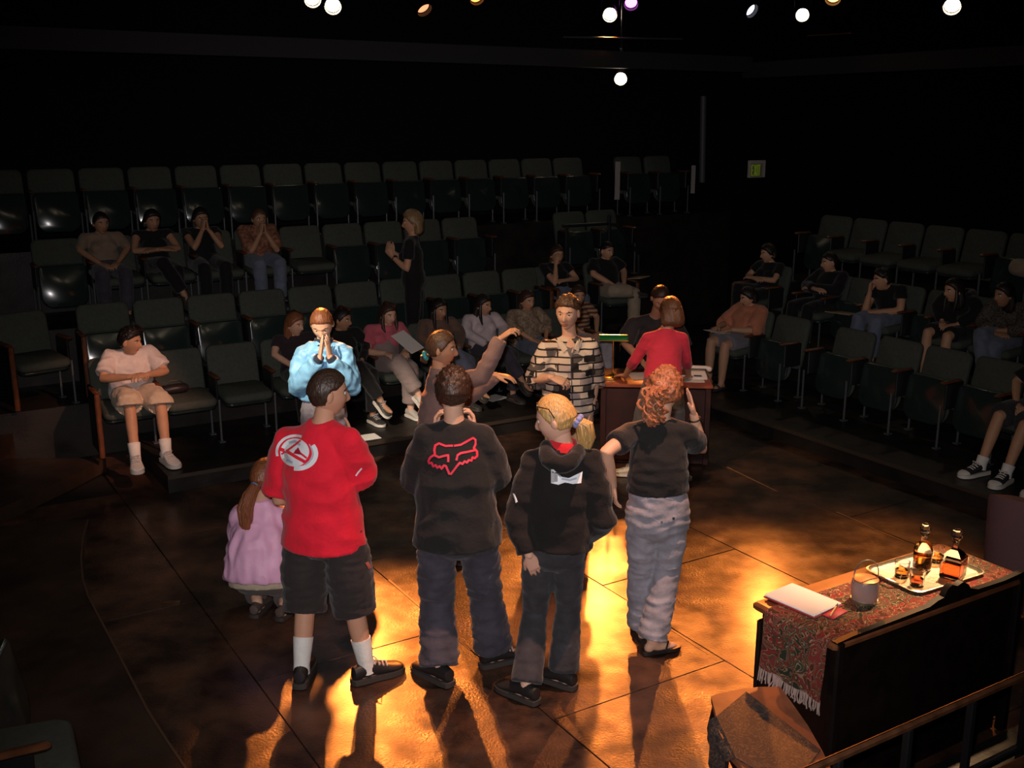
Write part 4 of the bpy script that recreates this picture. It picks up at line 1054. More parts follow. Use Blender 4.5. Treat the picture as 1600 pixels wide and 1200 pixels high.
def fill(pts, c=None, rings=4):
    """fan fill of a star shaped outline with inner rings"""
    P = [Vector(p) for p in pts]; c = Vector(c) if c else sum(P, Vector((0, 0)))/len(P); out = []; n_ = len(P)
    for k in range(rings):
        a, b = k/rings, (k+1)/rings
        for i in range(n_):
            p, q = P[i], P[(i+1) % n_]
            quad = [c.lerp(p, a), c.lerp(q, a), c.lerp(q, b), c.lerp(p, b)]
            out.append([tuple(x) for x in (quad if k else [c, quad[2], quad[3]])])
    return out
# ------------------------------------------------------------------ people on the stage
def JP(Y, **d):
    J = {}
    for k_, v in d.items():
        if isinstance(v, tuple) and len(v) in (2, 3) and all(isinstance(c, (int, float)) for c in v) and k_ not in ('hf', 'hu', 'fL', 'fR', 'tL', 'tR'):
            J[k_] = at(v[0], v[1], Y+(v[2] if len(v) == 3 else 0))
        elif isinstance(v, tuple) and k_ in ('hf', 'hu', 'fL', 'fR', 'tL', 'tR'): J[k_] = Vector(v)
        else: J[k_] = v
    return J
def ank(x, y, z=.085): return fl(x, y, z)
V3 = lambda *a: Vector(a)
SK_L = (.66, .38, .26); SK_M = (.52, .28, .17); SK_D = (.40, .21, .125)
H_DKBR = hairmat('dark_brown_hair', (.045, .022, .014)); H_BLK = hairmat('black_hair', (.014, .010, .009)); H_BRN = hairmat('brown_hair', (.13, .06, .03)); H_AUB = hairmat('auburn_hair', (.30, .11, .05)); H_BLD = hairmat('blonde_hair', (.52, .31, .11)); H_RED = hairmat('reddish_brown_hair', (.22, .075, .03)); H_MBR = hairmat('mid_brown_hair', (.09, .045, .025))
M_SOCK = cloth('white_sock', (.78, .76, .72)); M_WSOLE = mat('white_rubber', (.72, .68, .62), .5); M_BSOLE = mat('dark_rubber', (.05, .042, .038), .6)
M_BSHOE = mat('black_shoe', (.02, .018, .018), .4); M_LACE = mat('pale_lace', (.45, .42, .42), .7)
M_JEAN = cloth('blue_jeans', (.13, .15, .21), .25); M_DJEAN = cloth('dark_jeans', (.050, .046, .062), .3); M_FJEAN = cloth('faded_jeans', (.40, .36, .40), .3); M_KHAKI = cloth('khaki_cloth', (.36, .28, .20))
M_BLKT = cloth('black_cotton', (.009, .0085, .009)); M_CHAR = cloth('charcoal_cotton', (.016, .0155, .016))

# man in the red T-shirt
J = JP(5.30, head=(513, 615, .04), hf=(.93, .36, -.06), neck=(505, 658, .0), sL=(449, 690, .07), sR=(545, 692, -.07), hL=(474, 838, .05), hR=(540, 838, -.05),
       eL=(436, 780, .10), wL=(490, 775, .28), eR=(563, 757, .06), wR=(547, 695, .20), kL=(477, 944, .07), kR=(552, 944, -.02), aL=ank(471, 1044), aR=ank(573, 1042),
       fL=(-.03, 1, 0), fR=(.85, .55, 0), handR=('chin', V3(-.22, .05, 1), V3(.6, .8, .1)), handL=('half', V3(1, .3, 0), V3(0, .4, 1)))
M_RED = cloth('red_cotton', (.80, .016, .04), .08)
pr = person(J, 'man in a red T-shirt with back emblem and dark shorts, finger at his lips', (.60, .31, .20), dict(style='short', mat=H_DKBR), dict(mat=M_RED, ease=.045, hem=-.08, sleeve=.86, sease=.045, flare=.05, amp=.017, freq=(5, 5, 7)),
            dict(mat=cloth('dark_brown_twill', (.035, .027, .027)), len=1.12, ease=.050, amp=.009), dict(mat=M_BSHOE, sole=M_BSOLE, size=1.12, lace=M_LACE), dict(mat=M_SOCK, len=.17), hq=True, k=1.06)
g = pr['top']; M_PW = mat('print_white', (.80, .82, .86), .6); M_PB = mat('print_pale_blue', (.42, .47, .58), .6); M_PR = mat('print_dark_red', (.35, .01, .03), .6)
el = lambda cx, cy, rx, ry, a0=0, a1=360, n=26: [(cx+rx*math.cos(math.radians(a0+(a1-a0)*i/n)), cy+ry*math.sin(math.radians(a0+(a1-a0)*i/n))) for i in range(n+(0 if a1-a0 == 360 else 1))]
print_mesh('emblem_disc', fill(el(461, 707, 23, 22)), g, M_PW, pr, .003)
print_mesh('emblem_crescent', stroke(el(462, 706, 29, 25, 165, 290), 4, 2)+stroke(el(465, 709, 29, 23, -35, 100), 7, 2), g, M_PW, pr, .003)
for sk_ in (stroke(el(464, 708, 25, 21, -40, 60), 2.5, 2), stroke([(452, 692), (462, 690), (470, 696)], 4, 2), stroke([(449, 718), (458, 723)], 4, 2)): print_mesh('emblem_shade', sk_, g, M_PB, pr, .0045)
print_mesh('emblem_stripe', stroke([(437, 701), (450, 706), (463, 714), (478, 722)], 5, 2)+stroke([(440, 709), (452, 703), (464, 694), (471, 688)], 3, 2)+stroke([(462, 704), (470, 708), (480, 716)], 3, 2)+stroke(el(468, 705, 17, 19, -70, 70), 2.2, 2), g, M_RED, pr, .005)
print_mesh('emblem_arrow', fill([(459, 709), (467, 699), (473, 711)], rings=3), g, M_PR, pr, .006)
print_mesh('sleeve_mark', stroke([(556, 743), (560, 737), (565, 731)], 2.4, 2), g, M_PW, pr, .004)
gb = pr['bottom']; print_mesh('shorts_tag', stroke([(572, 878), (577, 888)], 5, 2), gb, mat('tag_red', (.5, .12, .1), .6), pr, .005)

# man in the black T-shirt with the fox head outline
J = JP(5.40, head=(708, 612, .02), hf=(0.03, 1, -.10), neck=(710, 661, 0), sL=(667, 686, 0), sR=(753, 686, 0), hL=(682, 838, 0), hR=(746, 838, 0),
       eL=(654, 762, .10), wL=(680, 676, .22), eR=(769, 758, .10), wR=(741, 674, .22), kL=(683, 942, .03), kR=(759, 936, .06), aL=ank(688, 1044), aR=ank(772, 1018),
       fL=(-.72, .7, 0), fR=(.88, .48, 0), handL=('half', V3(.1, .1, 1), V3(-1, .2, 0)), handR=('half', V3(-.1, .1, 1), V3(1, .2, 0)))
pf = person(J, 'man in a black T-shirt with a red fox head outline and baggy dark jeans', SK_L, dict(style='spiky', mat=H_DKBR), dict(mat=M_CHAR, ease=.05, hem=-.06, sleeve=.92, sease=.055, flare=.06, amp=.015, freq=(5, 5, 7)),
            dict(mat=M_DJEAN, len=1.97, ease=.030, flare=.026, amp=.014), dict(mat=M_BSHOE, sole=M_BSOLE, size=1.1, lace=M_LACE), hq=True, k=1.05)
def FX(L): return [(600+x/4.0, 560+y/4.0) for x, y in L]
M_FOX = mat('fox_print_red', (.72, .03, .07), .6)
fx = []
for L in ([(432, 546), (385, 548), (345, 532), (322, 545), (316, 575), (320, 600), (292, 618), (280, 640), (285, 655), (300, 650), (310, 675), (325, 665), (335, 683), (350, 672), (362, 690), (375, 668), (388, 672), (410, 725)],
          [(438, 547), (480, 540), (515, 520), (555, 497), (572, 508), (572, 535), (560, 562), (580, 582), (580, 610), (565, 625), (552, 618), (545, 640), (530, 635), (518, 652), (505, 642), (490, 660), (475, 652), (460, 668), (415, 726)],
          [(318, 605), (345, 618), (372, 610), (402, 604), (402, 648)], [(566, 575), (520, 585), (480, 592), (460, 605), (452, 638)]): fx += stroke(FX(L), 3.4, 1.5)
print_mesh('fox_emblem', fx, pf['top'], M_FOX, pf, .004)

# blonde woman in the black hooded top
J = JP(5.22, head=(868, 655, .0), hf=(-.93, .26, -.24), neck=(880, 695, 0), sL=(835, 720, .02), sR=(921, 718, -.02), hL=(842, 858, .02), hR=(888, 858, -.02),
       eL=(810, 810, -.03), wL=(827, 868, -.10), eR=(941, 812, -.04), wR=(910, 838, .16), kL=(836, 958, .05), kR=(888, 950, .04), aL=ank(822, 1072), aR=ank(880, 1050),
       fL=(-.75, .66, 0), fR=(-.80, .6, 0), handL=('relaxed', V3(.35, .2, -.9), V3(.2, -1, -.2)), handR=('half', V3(-1, .2, 0), None))
M_HOOD = cloth('black_fleece', (.011, .009, .009))
pb = person(J, 'blonde woman with a ponytail in a black hooded sweatshirt, hand on her hip', (.70, .40, .29), dict(style='pulled', mat=H_BLD, tail=dict(pts=[(0, -.100, -.02), (0, -.135, -.05), (.012, -.13, -.12), (.03, -.105, -.20)], r=.034, n=11, wild=.012, tie=cloth('lilac_scrunchie', (.22, .24, .50)), tier=.026)),
            dict(mat=M_HOOD, ease=.034, hem=.06, sleeve=1.93, sease=.036, flare=.02, hood=True, amp=.014, freq=(6, 6, 11), name='hooded_sweatshirt', collar=cloth('red_collar', (.6, .02, .03))),
            dict(mat=cloth('black_jeans', (.038, .036, .042), .3), len=1.96, ease=.010, flare=.030, amp=.006), dict(mat=M_BSHOE, sole=M_BSOLE, size=1.12), fem=True, hq=True, glasses=dict(up=.075, lens=M_BLACK))
BX = lambda L: [(600+x/4.0, 560+y/4.0) for x, y in L]
print_mesh('back_print', fill(BX([(1045, 690), (1062, 692), (1090, 735), (1150, 748), (1185, 738), (1240, 705), (1230, 780), (1180, 786), (1130, 776), (1090, 790), (1045, 780)]), BX([(1130, 760)])[0]), pb['top'], M_PW, pb, .004)
print_mesh('back_print_shade', stroke(BX([(1050, 740), (1075, 745)]), 3, 1.5)+stroke(BX([(1110, 752), (1160, 762), (1215, 745)]), 3, 1.5)+stroke(BX([(1055, 700), (1062, 725)]), 3, 1.5), pb['top'], M_PB, pb, .006)
print_mesh('back_print_red', stroke(BX([(1062, 715), (1078, 738)]), 3, 1.5), pb['top'], mat('print_pink', (.6, .25, .28), .6), pb, .006)
print_mesh('sleeve_mark', fill(BX([(808, 842), (820, 848), (838, 895), (825, 903)])), pb['top'], M_PW, pb, .004)

# curly haired woman in the dark T-shirt
J = JP(5.66, head=(1038, 612, .03), hf=(.25, .93, -.2), neck=(1031, 656, 0), sL=(987, 677, -.01), sR=(1072, 677, 0), hL=(1005, 812, 0), hR=(1050, 812, 0),
       eL=(947, 706, -.17), wL=(958, 760, -.06), eR=(1096, 702, .18), wR=(1084, 648, .12), kL=(1002, 895, .05), kR=(1042, 893, .0), aL=ank(1003, 978), aR=ank(1020, 1000),
       fL=(-.1, 1, 0), fR=(.92, .36, 0), handL=('relaxed', V3(.12, .2, -1), V3(-1, -.3, 0)), handR=('flat', V3(-.25, .0, 1), V3(.95, .1, .2)))
pc = person(J, 'woman with tied curly auburn hair, dark T-shirt and faded jeans, hand at her ear', SK_L, dict(style='curly', mat=H_AUB, len=.05, tail=dict(pts=[(-.01, -.10, .03), (-.03, -.135, .0), (-.045, -.125, -.06), (-.035, -.11, -.13), (-.045, -.10, -.17)], r=.052, n=22, wild=.05, curl=.016)),
            dict(mat=M_CHAR, ease=.024, hem=.34, sleeve=.62, sease=.022, amp=.008), dict(mat=cloth('grey_blue_jeans', (.27, .26, .30), .3), len=1.98, ease=.013, flare=.022, amp=.012, waist=.42), dict(mat=M_BSHOE, kind='sandal'), fem=True, hq=True, k=1.05)
w_ = J['wR']; d = (J['eR']-w_).normalized(); a_, b_ = frame_for(d)
S_ = tube([w_+d*.03+(a_*math.cos(t)+b_*math.sin(t))*.031 for t in [2*math.pi*i/14 for i in range(15)]], .005, 6)
part('bracelet', (pc['rel'](S_[0]), S_[1]), M_BLACK, pc['obj'])
print_mesh('back_pocket', stroke([(1014, 778), (1016, 806), (1035, 820), (1052, 812), (1055, 782)], 1.6, 2)+stroke([(1010, 774), (1058, 781)], 2, 2), pc['bottom'], mat('denim_seam', (.30, .30, .36), .9), pc, .002)
print_mesh('pocket_stud', fill(el(1052, 810, 2.2, 2.2, n=8), rings=1)+fill(el(1034, 816, 2, 2, n=8), rings=1), pc['bottom'], mat('dark_stud', (.03, .03, .04), .5), pc, .004)

# man in the patterned shirt
def block_mat():
    m = mat('block_pattern', (.6, .5, .4), .8, spec=.2); nt = m.node_tree; b = nt.nodes['Principled BSDF']; L = nt.links.new
    tc = nt.nodes.new('ShaderNodeTexCoord'); mp = nt.nodes.new('ShaderNodeMapping'); mp.inputs['Rotation'].default_value = (math.pi/2, .08, 0); L(tc.outputs['Object'], mp.inputs['Vector'])
    b1 = nt.nodes.new('ShaderNodeTexBrick'); b1.offset = .4; b1.offset_frequency = 2; b1.inputs['Scale'].default_value = 1; b1.inputs['Brick Width'].default_value = .27; b1.inputs['Row Height'].default_value = .052; b1.inputs['Mortar Size'].default_value = .006; b1.inputs['Mortar Smooth'].default_value = .1; b1.inputs['Bias'].default_value = -.1
    b1.inputs['Color1'].default_value = (.62, .50, .42, 1); b1.inputs['Color2'].default_value = (.34, .27, .26, 1); b1.inputs['Mortar'].default_value = (.025, .02, .02, 1); L(mp.outputs['Vector'], b1.inputs['Vector'])
    mp2 = nt.nodes.new('ShaderNodeMapping'); mp2.inputs['Scale'].default_value = (11, 11, 19); L(tc.outputs['Object'], mp2.inputs['Vector'])
    vo = nt.nodes.new('ShaderNodeTexVoronoi'); vo.distance = 'CHEBYCHEV'; vo.inputs['Scale'].default_value = 1; vo.inputs['Randomness'].default_value = .55; L(mp2.outputs['Vector'], vo.inputs['Vector'])
    sp = nt.nodes.new('ShaderNodeSeparateColor'); L(vo.outputs['Color'], sp.inputs[0])
    rp = nt.nodes.new('ShaderNodeValToRGB'); rp.color_ramp.interpolation = 'CONSTANT'; e = rp.color_ramp.elements
    e[0].color = (.66, .54, .44, 1); e[1].position = .34; e[1].color = (.40, .32, .30, 1)
    for ps, cc in ((.55, (.60, .48, .38, 1)), (.70, (.10, .085, .08, 1)), (.84, (.022, .018, .018, 1))): x = e.new(ps); x.color = cc
    L(sp.outputs[0], rp.inputs['Fac'])
    mx = nt.nodes.new('ShaderNodeMix'); mx.data_type = 'RGBA'; L(b1.outputs['Fac'], mx.inputs['Factor']); L(rp.outputs['Color'], mx.inputs['A']); mx.inputs['B'].default_value = (.022, .018, .018, 1); L(mx.outputs['Result'], b.inputs['Base Color']); return m
J = JP(7.75, head=(887, 489, -.03), hf=(-.30, -.93, -.10), neck=(890, 527, 0), sL=(920, 544, 0), sR=(856, 546, -.02), hL=(906, 648, 0), hR=(872, 648, 0),
       eL=(928, 600, .02), wL=(923, 640, -.08), eR=(838, 592, -.06), wR=(863, 590, -.26), kL=(908, 725, 0), kR=(872, 725, 0), aL=ank(910, 795), aR=ank(870, 800),
       fL=(.15, -1, 0), fR=(-.3, -1, 0), handL=('relaxed', V3(-.05, -.15, -1), V3(1, .1, 0)), handR=('half', V3(.9, -.3, -.25), V3(-.1, -.5, 1)))
pp = person(J, 'smiling man in an open-necked black and cream block-patterned shirt', SK_L, dict(style='spiky', mat=H_MBR, fringe=.0), dict(mat=block_mat(), ease=.040, hem=.03, sleeve=1.05, sease=.045, flare=.05, amp=.010),
            dict(mat=M_KHAKI, len=1.95, ease=.025), dict(mat=M_BSHOE, sole=M_BSOLE), hq=True, k=1.03)
print_mesh('open_neck', fill([(874, 523), (880, 517), (890, 516), (900, 517), (905, 523), (899, 540), (892, 556), (884, 542)], rings=4), pp['top'], MATS['skin_66_38_26'], pp, .004)
print_mesh('undershirt', fill([(883, 541), (892, 544), (900, 539), (897, 551), (892, 560), (887, 551)], rings=3), pp['top'], cloth('grey_undershirt', (.16, .14, .14)), pp, .006)
print_mesh('collar_flap', fill([(873, 519), (867, 531), (880, 552), (887, 546), (879, 533)], rings=3)+fill([(905, 519), (911, 531), (903, 550), (896, 545), (901, 532)], rings=3), pp['top'], cloth('cream_collar', (.62, .50, .40)), pp, .010)
print_mesh('placket', stroke([(892, 560), (893, 600), (895, 642)], 1.3, 2), pp['top'], M_BLACK, pp, .004)
w_ = J['wL']; d = (J['eL']-w_).normalized(); a_, b_ = frame_for(d)
S_ = tube([w_+d*.03+(a_*math.cos(t)+b_*math.sin(t))*.033 for t in [2*math.pi*i/14 for i in range(15)]], .007, 6)
part('wristwatch', (pp['rel'](S_[0]), S_[1]), M_BLACK, pp['obj'])

# woman in the pale blue jacket
J = JP(7.90, head=(503, 507, -.06), hf=(.05, -.86, -.50), hu=(0, -.5, .86), neck=(506, 534, 0), sL=(538, 551, 0), sR=(474, 552, 0), hL=(523, 650, 0), hR=(489, 650, 0),
       eL=(548, 604, -.10), wL=(515, 557, -.23), eR=(466, 605, -.10), wR=(500, 558, -.23), kL=(524, 725, -.02), kR=(489, 725, 0), aL=ank(525, 792), aR=ank(488, 795),
       fL=(.2, -1, 0), fR=(-.2, -1, 0), handL=('flat', V3(-.12, .12, 1), V3(1, -.3, 0)), handR=('flat', V3(.12, .12, 1), V3(-1, -.3, 0)))
M_SKY = mat('pale_blue_nylon', (.23, .52, .80), .45, bump=.3, bscale=25, vary=.06, vscale=6)
pk = person(J, 'woman in a pale blue nylon jacket with both hands pressed to her mouth', (.72, .42, .28), dict(style='pulled', mat=H_RED, tail=dict(pts=[(0, -.1, .02), (0, -.12, -.01), (0, -.11, -.04)], r=.03, n=7)), dict(mat=M_SKY, ease=.045, hem=.28, sleeve=1.90, sease=.046, cuff=.5, amp=.016, freq=(11, 11, 13), name='jacket', collar=cloth('navy_knit', (.03, .04, .07))),
            dict(mat=M_FJEAN, len=1.9, ease=.02), dict(mat=M_BSHOE, sole=M_WSOLE), fem=True, hq=True)
for s in 'LR':
    c = J['e'+s].lerp(J['w'+s], .90); e_ = J['e'+s].lerp(J['w'+s], 1.0)
    S_ = tube([c, e_], [.040, .036], 14, False, False); part('knit_cuff', (pk['rel'](S_[0]), S_[1]), MATS['navy_knit'], pk['top'][0])

# woman stretching out her arm
J = JP(7.15, head=(690, 545, .02), hf=(.95, -.08, -.06), neck=(687, 580, .02), sL=(684, 596, .16), sR=(690, 602, -.12), hL=(676, 712, .10), hR=(680, 714, -.08),
       eL=(730, 622, .22), wL=(775, 586, .10), eR=(752, 588, -.16), wR=(783, 528, -.14), kL=(678, 782, .10), kR=(684, 784, -.08), aL=ank(682, 842), aR=ank(690, 862),
       fL=(1, .1, 0), fR=(1, -.1, 0), handR=('half', V3(.8, -.1, .6), V3(-.5, -.2, .8)), handL=('relaxed', V3(1, -.1, -.12), V3(.1, -.1, 1)))
pg = person(J, 'woman in glasses and a mauve-brown jacket stretching her arm up over the crowd', SK_M, dict(style='pulled', mat=H_MBR, tail=dict(pts=[(0, -.095, -.05), (0, -.115, -.06), (0, -.112, -.085), (0, -.10, -.105)], r=.022, n=8, tie=mat('teal_clip', (.05, .42, .45), .4), tier=.022)),
            dict(mat=cloth('mauve_brown_fleece', (.24, .15, .135)), ease=.030, hem=-.12, sleeve=1.97, sease=.026, amp=.008, name='jacket', collar=cloth('mauve_brown_fleece', (.24, .15, .135))), dict(mat=M_JEAN, len=1.95, ease=.02), dict(mat=M_BSHOE, sole=M_BSOLE), fem=True, hq=True, glasses=dict())

# crouching woman in the lilac jacket
B0 = fl(425, 950); Yc = B0.y
J = JP(Yc, head=(415, 748, .05), hf=(.35, .9, -.15), neck=(408, 783, -.01), sL=(377, 806, .02), sR=(440, 808, -.02), hL=(388, 905, -.08), hR=(430, 908, -.10),
       eL=(372, 868, .14), wL=(400, 870, .32), eR=(446, 868, .12), wR=(440, 868, .30), kL=(385, 850, .38), kR=(452, 862, .34), aL=ank(402, 940), aR=ank(444, 945),
       fL=(.15, 1, 0), fR=(.35, .95, 0), bend=.05)
M_LIL = mat('lilac_nylon', (.82, .46, .68), .5, bump=.3, bscale=25, vary=.06)
ph_ = person(J, 'crouching woman with a long auburn ponytail and a lilac jacket, seen from behind', SK_L, dict(style='pulled', mat=H_RED, tail=dict(pts=[(0, -.10, -.02), (-.01, -.14, -.07), (-.03, -.15, -.15), (-.02, -.155, -.24), (0, -.14, -.31)], r=.034, n=13, wild=.014, tie=mat('blue_hair_band', (.15, .2, .35), .5), scrunch=False, tier=.024)),
             dict(mat=M_LIL, ease=.05, hem=.02, sleeve=1.9, sease=.040, flare=.05, amp=.018, freq=(9, 9, 6), name='jacket'), dict(mat=cloth('grey_brown_trousers', (.10, .085, .08)), len=1.93, ease=.02), dict(mat=mat('grey_brown_shoe', (.10, .07, .06), .6), sole=M_BSOLE), fem=True, hq=True)
sc_ = sections(J, True)[0]
S_ = loft([(sc_(t, .205, .165)[0], sc_(t, .205, .165)[1], sc_(t, .2, .17)[2]) for t in (-.08, .03, .07)], 22)
co, fs, no = remesh([S_], .011, 2); part('shirt_tail', (ph_['rel'](co.tolist() and [Vector(c) for c in co.tolist()]), fs), cloth('cream_cotton', (.50, .42, .30)), ph_['obj'])

# man leaning over the desk
J = JP(9.95, head=(1032, 466, -.18), hf=(.10, -.80, -.58), hu=(0, -.55, .83), neck=(1024, 494, .0), sR=(990, 506, .02), sL=(1056, 508, .04), hR=(1008, 580, .34), hL=(1042, 580, .36),
       eR=(976, 536, -.02), wR=(1004, 566, -.24), eL=(1068, 545, -.04), wL=(1062, 580, -.30), fL=(0, -1, 0), fR=(0, -1, 0), handR=('flat', V3(.3, -.9, -.2), V3(0, .2, 1)), handL=('flat', V3(0, -1, -.2), V3(0, .2, 1)))
for s in 'LR':
    J['a'+s] = V3(J['h'+s].x, J['h'+s].y+.05, .085); J['k'+s] = V3(J['h'+s].x, J['h'+s].y-.03, (J['h'+s].z+.08)/2)
person(J, 'man in a dark shirt bending over the desk with slicked dark hair', SK_M, dict(style='short', mat=H_DKBR, fringe=-.01), dict(mat=cloth('dark_grey_shirt', (.035, .034, .036)), ease=.035, hem=-.1, sleeve=.95, sease=.04), dict(mat=M_DJEAN, len=1.9, ease=.02), dict(mat=M_BSHOE), hq=True, glasses=dict())
# woman in the red top leaning on the desk
J = JP(8.82, head=(1048, 488, .08), hf=(-.1, .85, -.45), hu=(0, .4, .9), neck=(1041, 515, .02), sL=(1012, 529, .0), sR=(1066, 529, .0), hL=(1017, 612, -.14), hR=(1052, 612, -.14),
       eL=(992, 563, .06), wL=(977, 586, .30), eR=(1072, 562, .06), wR=(1076, 588, .26), kL=(1000, 670, -.10), kR=(1056, 672, -.10), aL=ank(988, 730), aR=ank(1060, 742),
       fL=(-.95, .25, 0), fR=(.5, .6, 0), handL=('flat', V3(-.45, .8, -.25), V3(0, .2, 1)), handR=('flat', V3(.2, 1, -.3), V3(0, .2, 1)))
person(J, 'woman with a brown bob in a fitted crimson top leaning both hands on the desk', SK_M, dict(style='bob', mat=H_BRN, len=.13), dict(mat=cloth('crimson_knit', (.55, .035, .07), .06), ease=.010, hem=.12, sleeve=1.35, sease=.010, amp=.004), dict(mat=cloth('grey_trousers', (.10, .095, .10)), len=1.5, ease=.015), dict(mat=mat('white_trainer', (.65, .58, .48), .5), sole=M_WSOLE, lace=M_LACE), fem=True, hq=True)

# ------------------------------------------------------------------ the audience
def seated(pos, rz, label, arms='lap', legs='plain', yaw=0.0, pitch=-.1, lean=0.0, side=0.0, sc_=.93, **kw):
    R = Matrix.Rotation(rz, 3, 'Z')
    def P(x, y, z): return Vector(pos)+R @ Vector((x*sc_, y*sc_, z*sc_))
    sw = math.sin(lean); cw = math.cos(lean)
    def Q(x, y, z):      # leaning upper body about the hips
        yy, zz = y+.10, (z-.53)*.86; return P(x+side*zz, -.10+yy*cw+zz*sw, .51+zz*cw-yy*sw)
    J = dict(hL=P(-.09, -.10, .53), hR=P(.09, -.10, .53), sL=Q(-.175, -.16, .965), sR=Q(.175, -.16, .965), neck=Q(0, -.15, 1.01), head=Q(0, -.105, 1.14), z0=pos[2])
    A = {'lap': ((.25, -.06, .76), (.09, .16, .63), V3(-.6, .8, -.2)), 'crossed': ((.24, .0, .78), (-.02, .12, .80), V3(-1, .1, 0)), 'mouth': ((.15, .13, .79), (.03, .06, 1.02), V3(-.1, .0, 1)), 'paper': ((.25, .02, .74), (.11, .24, .70), V3(-.3, .9, -.1)), 'clasp': ((.27, .02, .82), (.07, .19, .90), V3(-.9, .4, .15))}
    for s, sg in (('L', -1), ('R', 1)):
        key = arms
        if arms.startswith('cheek'): key = 'mouth' if arms[-1] == s else 'crossed'
        e, w2, hd_ = A[key]
        if arms.startswith('cheek') and arms[-1] == s: e, w2 = (.17, .12, .76), (.10, .02, 1.03)
        J['e'+s] = Q(sg*e[0], e[1], e[2]) if key != 'lap' else P(sg*e[0], e[1]+sw*.2, e[2]); J['w'+s] = Q(sg*w2[0], w2[1]+(.03 if sg > 0 and key == 'crossed' else 0), w2[2]) if key not in ('lap', 'paper') else P(sg*w2[0], w2[1], w2[2])
        J['hand'+s] = ('half' if key in ('mouth', 'clasp') else 'relaxed', R @ Vector((hd_.x*sg, hd_.y, hd_.z)), R @ (Vector((0, .3, 1)) if key != 'mouth' else Vector((sg, .3, 0))))
        J['k'+s] = P(sg*.12, .34, .53); J['a'+s] = P(sg*.11, .36, .09); J['f'+s] = R @ V3(sg*.15, 1, 0)
    if legs == 'cross':
        J['kR'] = P(.03, .36, .62); J['aR'] = P(-.14, .50, .28); J['fR'] = R @ V3(-.3, .9, -.2); J['tR'] = R @ V3(-.2, .85, -.5)
    elif legs == 'ankle':
        J['kR'] = P(.20, .30, .58); J['aR'] = P(-.08, .36, .56); J['fR'] = R @ V3(-.9, .2, 0)
    elif legs == 'out':
        J['kL'] = P(-.14, .36, .51); J['aL'] = P(-.12, .52, .09); J['aR'] = P(.14, .50, .09)
    f = R @ V3(math.sin(yaw)*math.cos(pitch), math.cos(yaw)*math.cos(pitch), math.sin(pitch)); J['hf'] = f
    return person(J, label, hs=kw.pop('hs', .95), k=kw.pop('k', .95), group='people', **kw)
def posL(s, row, dr=0.0): return W(s, RTOP[row]-BACKOFF+dr, ZL[row])
def posR(r, row, dr=0.0): return W(STOP[row]-BACKOFF+dr, r, ZR[row])
M_GREYSH = mat('dark_shoe', (.04, .036, .036), .5)
DS = dict(mat=M_GREYSH, sole=M_BSOLE)
M_WTEE = cloth('white_cotton', (.70, .62, .60)); M_CREAM = cloth('cream_twill', (.62, .50, .38))
pw = seated(posL(AUD_L1['boy'], 1, -.04), PHI_L, 'boy in white T-shirt and cream shorts at the left end of the front row', 'clasp', 'out', yaw=-.85, pitch=-.12, lean=.22, sc_=.97, k=.95, hs=1.0, skin=SK_M, hair=dict(style='spiky', mat=H_BLK), top=dict(mat=M_WTEE, ease=.045, hem=-.1, sleeve=.8, sease=.030, amp=.014), bottom=dict(mat=M_CREAM, len=1.02, ease=.05, amp=.012), shoes=dict(mat=mat('white_leather', (.78, .74, .70), .5), sole=M_WSOLE, lace=M_LACE, size=1.1), socks=dict(mat=M_SOCK, len=.13), hq=True)
seated(posL(AUD_L1['a'], 1), PHI_L, 'woman with brown hair in a dark top behind the pale blue jacket', 'lap', 'plain', yaw=-.5, fem=True, skin=SK_L, hair=dict(style='long', mat=H_RED, len=.2), top=dict(mat=cloth('plum_black_top', (.03, .02, .026)), ease=.012, hem=-.02, sleeve=.55), bottom=dict(mat=M_BLKT, len=1.9), shoes=DS)
seated(posL(AUD_L1['b'], 1), PHI_L, 'woman all in black with tied black hair right of the pale blue jacket', 'lap', 'cross', yaw=-.7, fem=True, skin=SK_D, hair=dict(style='pulled', mat=H_BLK, tail=dict(pts=[(0, -.1, 0), (0, -.12, -.03), (0, -.11, -.05)], r=.025)), top=dict(mat=M_BLKT, ease=.015, hem=-.05, sleeve=1.9), bottom=dict(mat=M_BLKT, len=1.9), shoes=dict(mat=M_GREYSH, sole=M_WSOLE, lace=M_LACE))
po = seated(posL(AUD_L1['c'], 1), PHI_L, 'woman in a pink T-shirt and grey dungarees holding a paper on her lap', 'paper', 'cross', yaw=-.15, side=-.18, fem=True, skin=SK_L, hair=dict(style='long', mat=H_DKBR, len=.17, front=.04), top=dict(mat=cloth('pink_cotton', (.55, .12, .16)), ease=.018, hem=.25, sleeve=.7), bottom=dict(mat=cloth('grey_mauve_twill', (.26, .20, .19)), len=1.85, ease=.028, waist=.66), shoes=dict(mat=mat('pale_trainer', (.45, .42, .40), .5), sole=M_WSOLE), k=1.02)
seated(posL(AUD_L1['d'], 1), PHI_L, 'woman with long black hair in a brown cardigan, front row', 'lap', 'cross', yaw=-.2, fem=True, skin=SK_D, hair=dict(style='long', mat=H_BLK, len=.28, front=.12), top=dict(mat=cloth('brown_cardigan', (.14, .085, .065)), ease=.02, hem=-.05, sleeve=1.9), bottom=dict(mat=M_JEAN, len=1.9), shoes=DS)
seated(posL(AUD_L1['e'], 1), PHI_L, 'woman with dark hair in a white button-up shirt, front row', 'lap', 'cross', yaw=-.45, fem=True, skin=SK_M, hair=dict(style='long', mat=H_BLK, len=.2, front=.08), top=dict(mat=cloth('white_shirt_cotton', (.56, .48, .50)), ease=.02, hem=-.08, sleeve=1.9, collar=cloth('white_shirt_cotton', (.56, .48, .50))), bottom=dict(mat=M_DJEAN, len=1.9), shoes=DS)
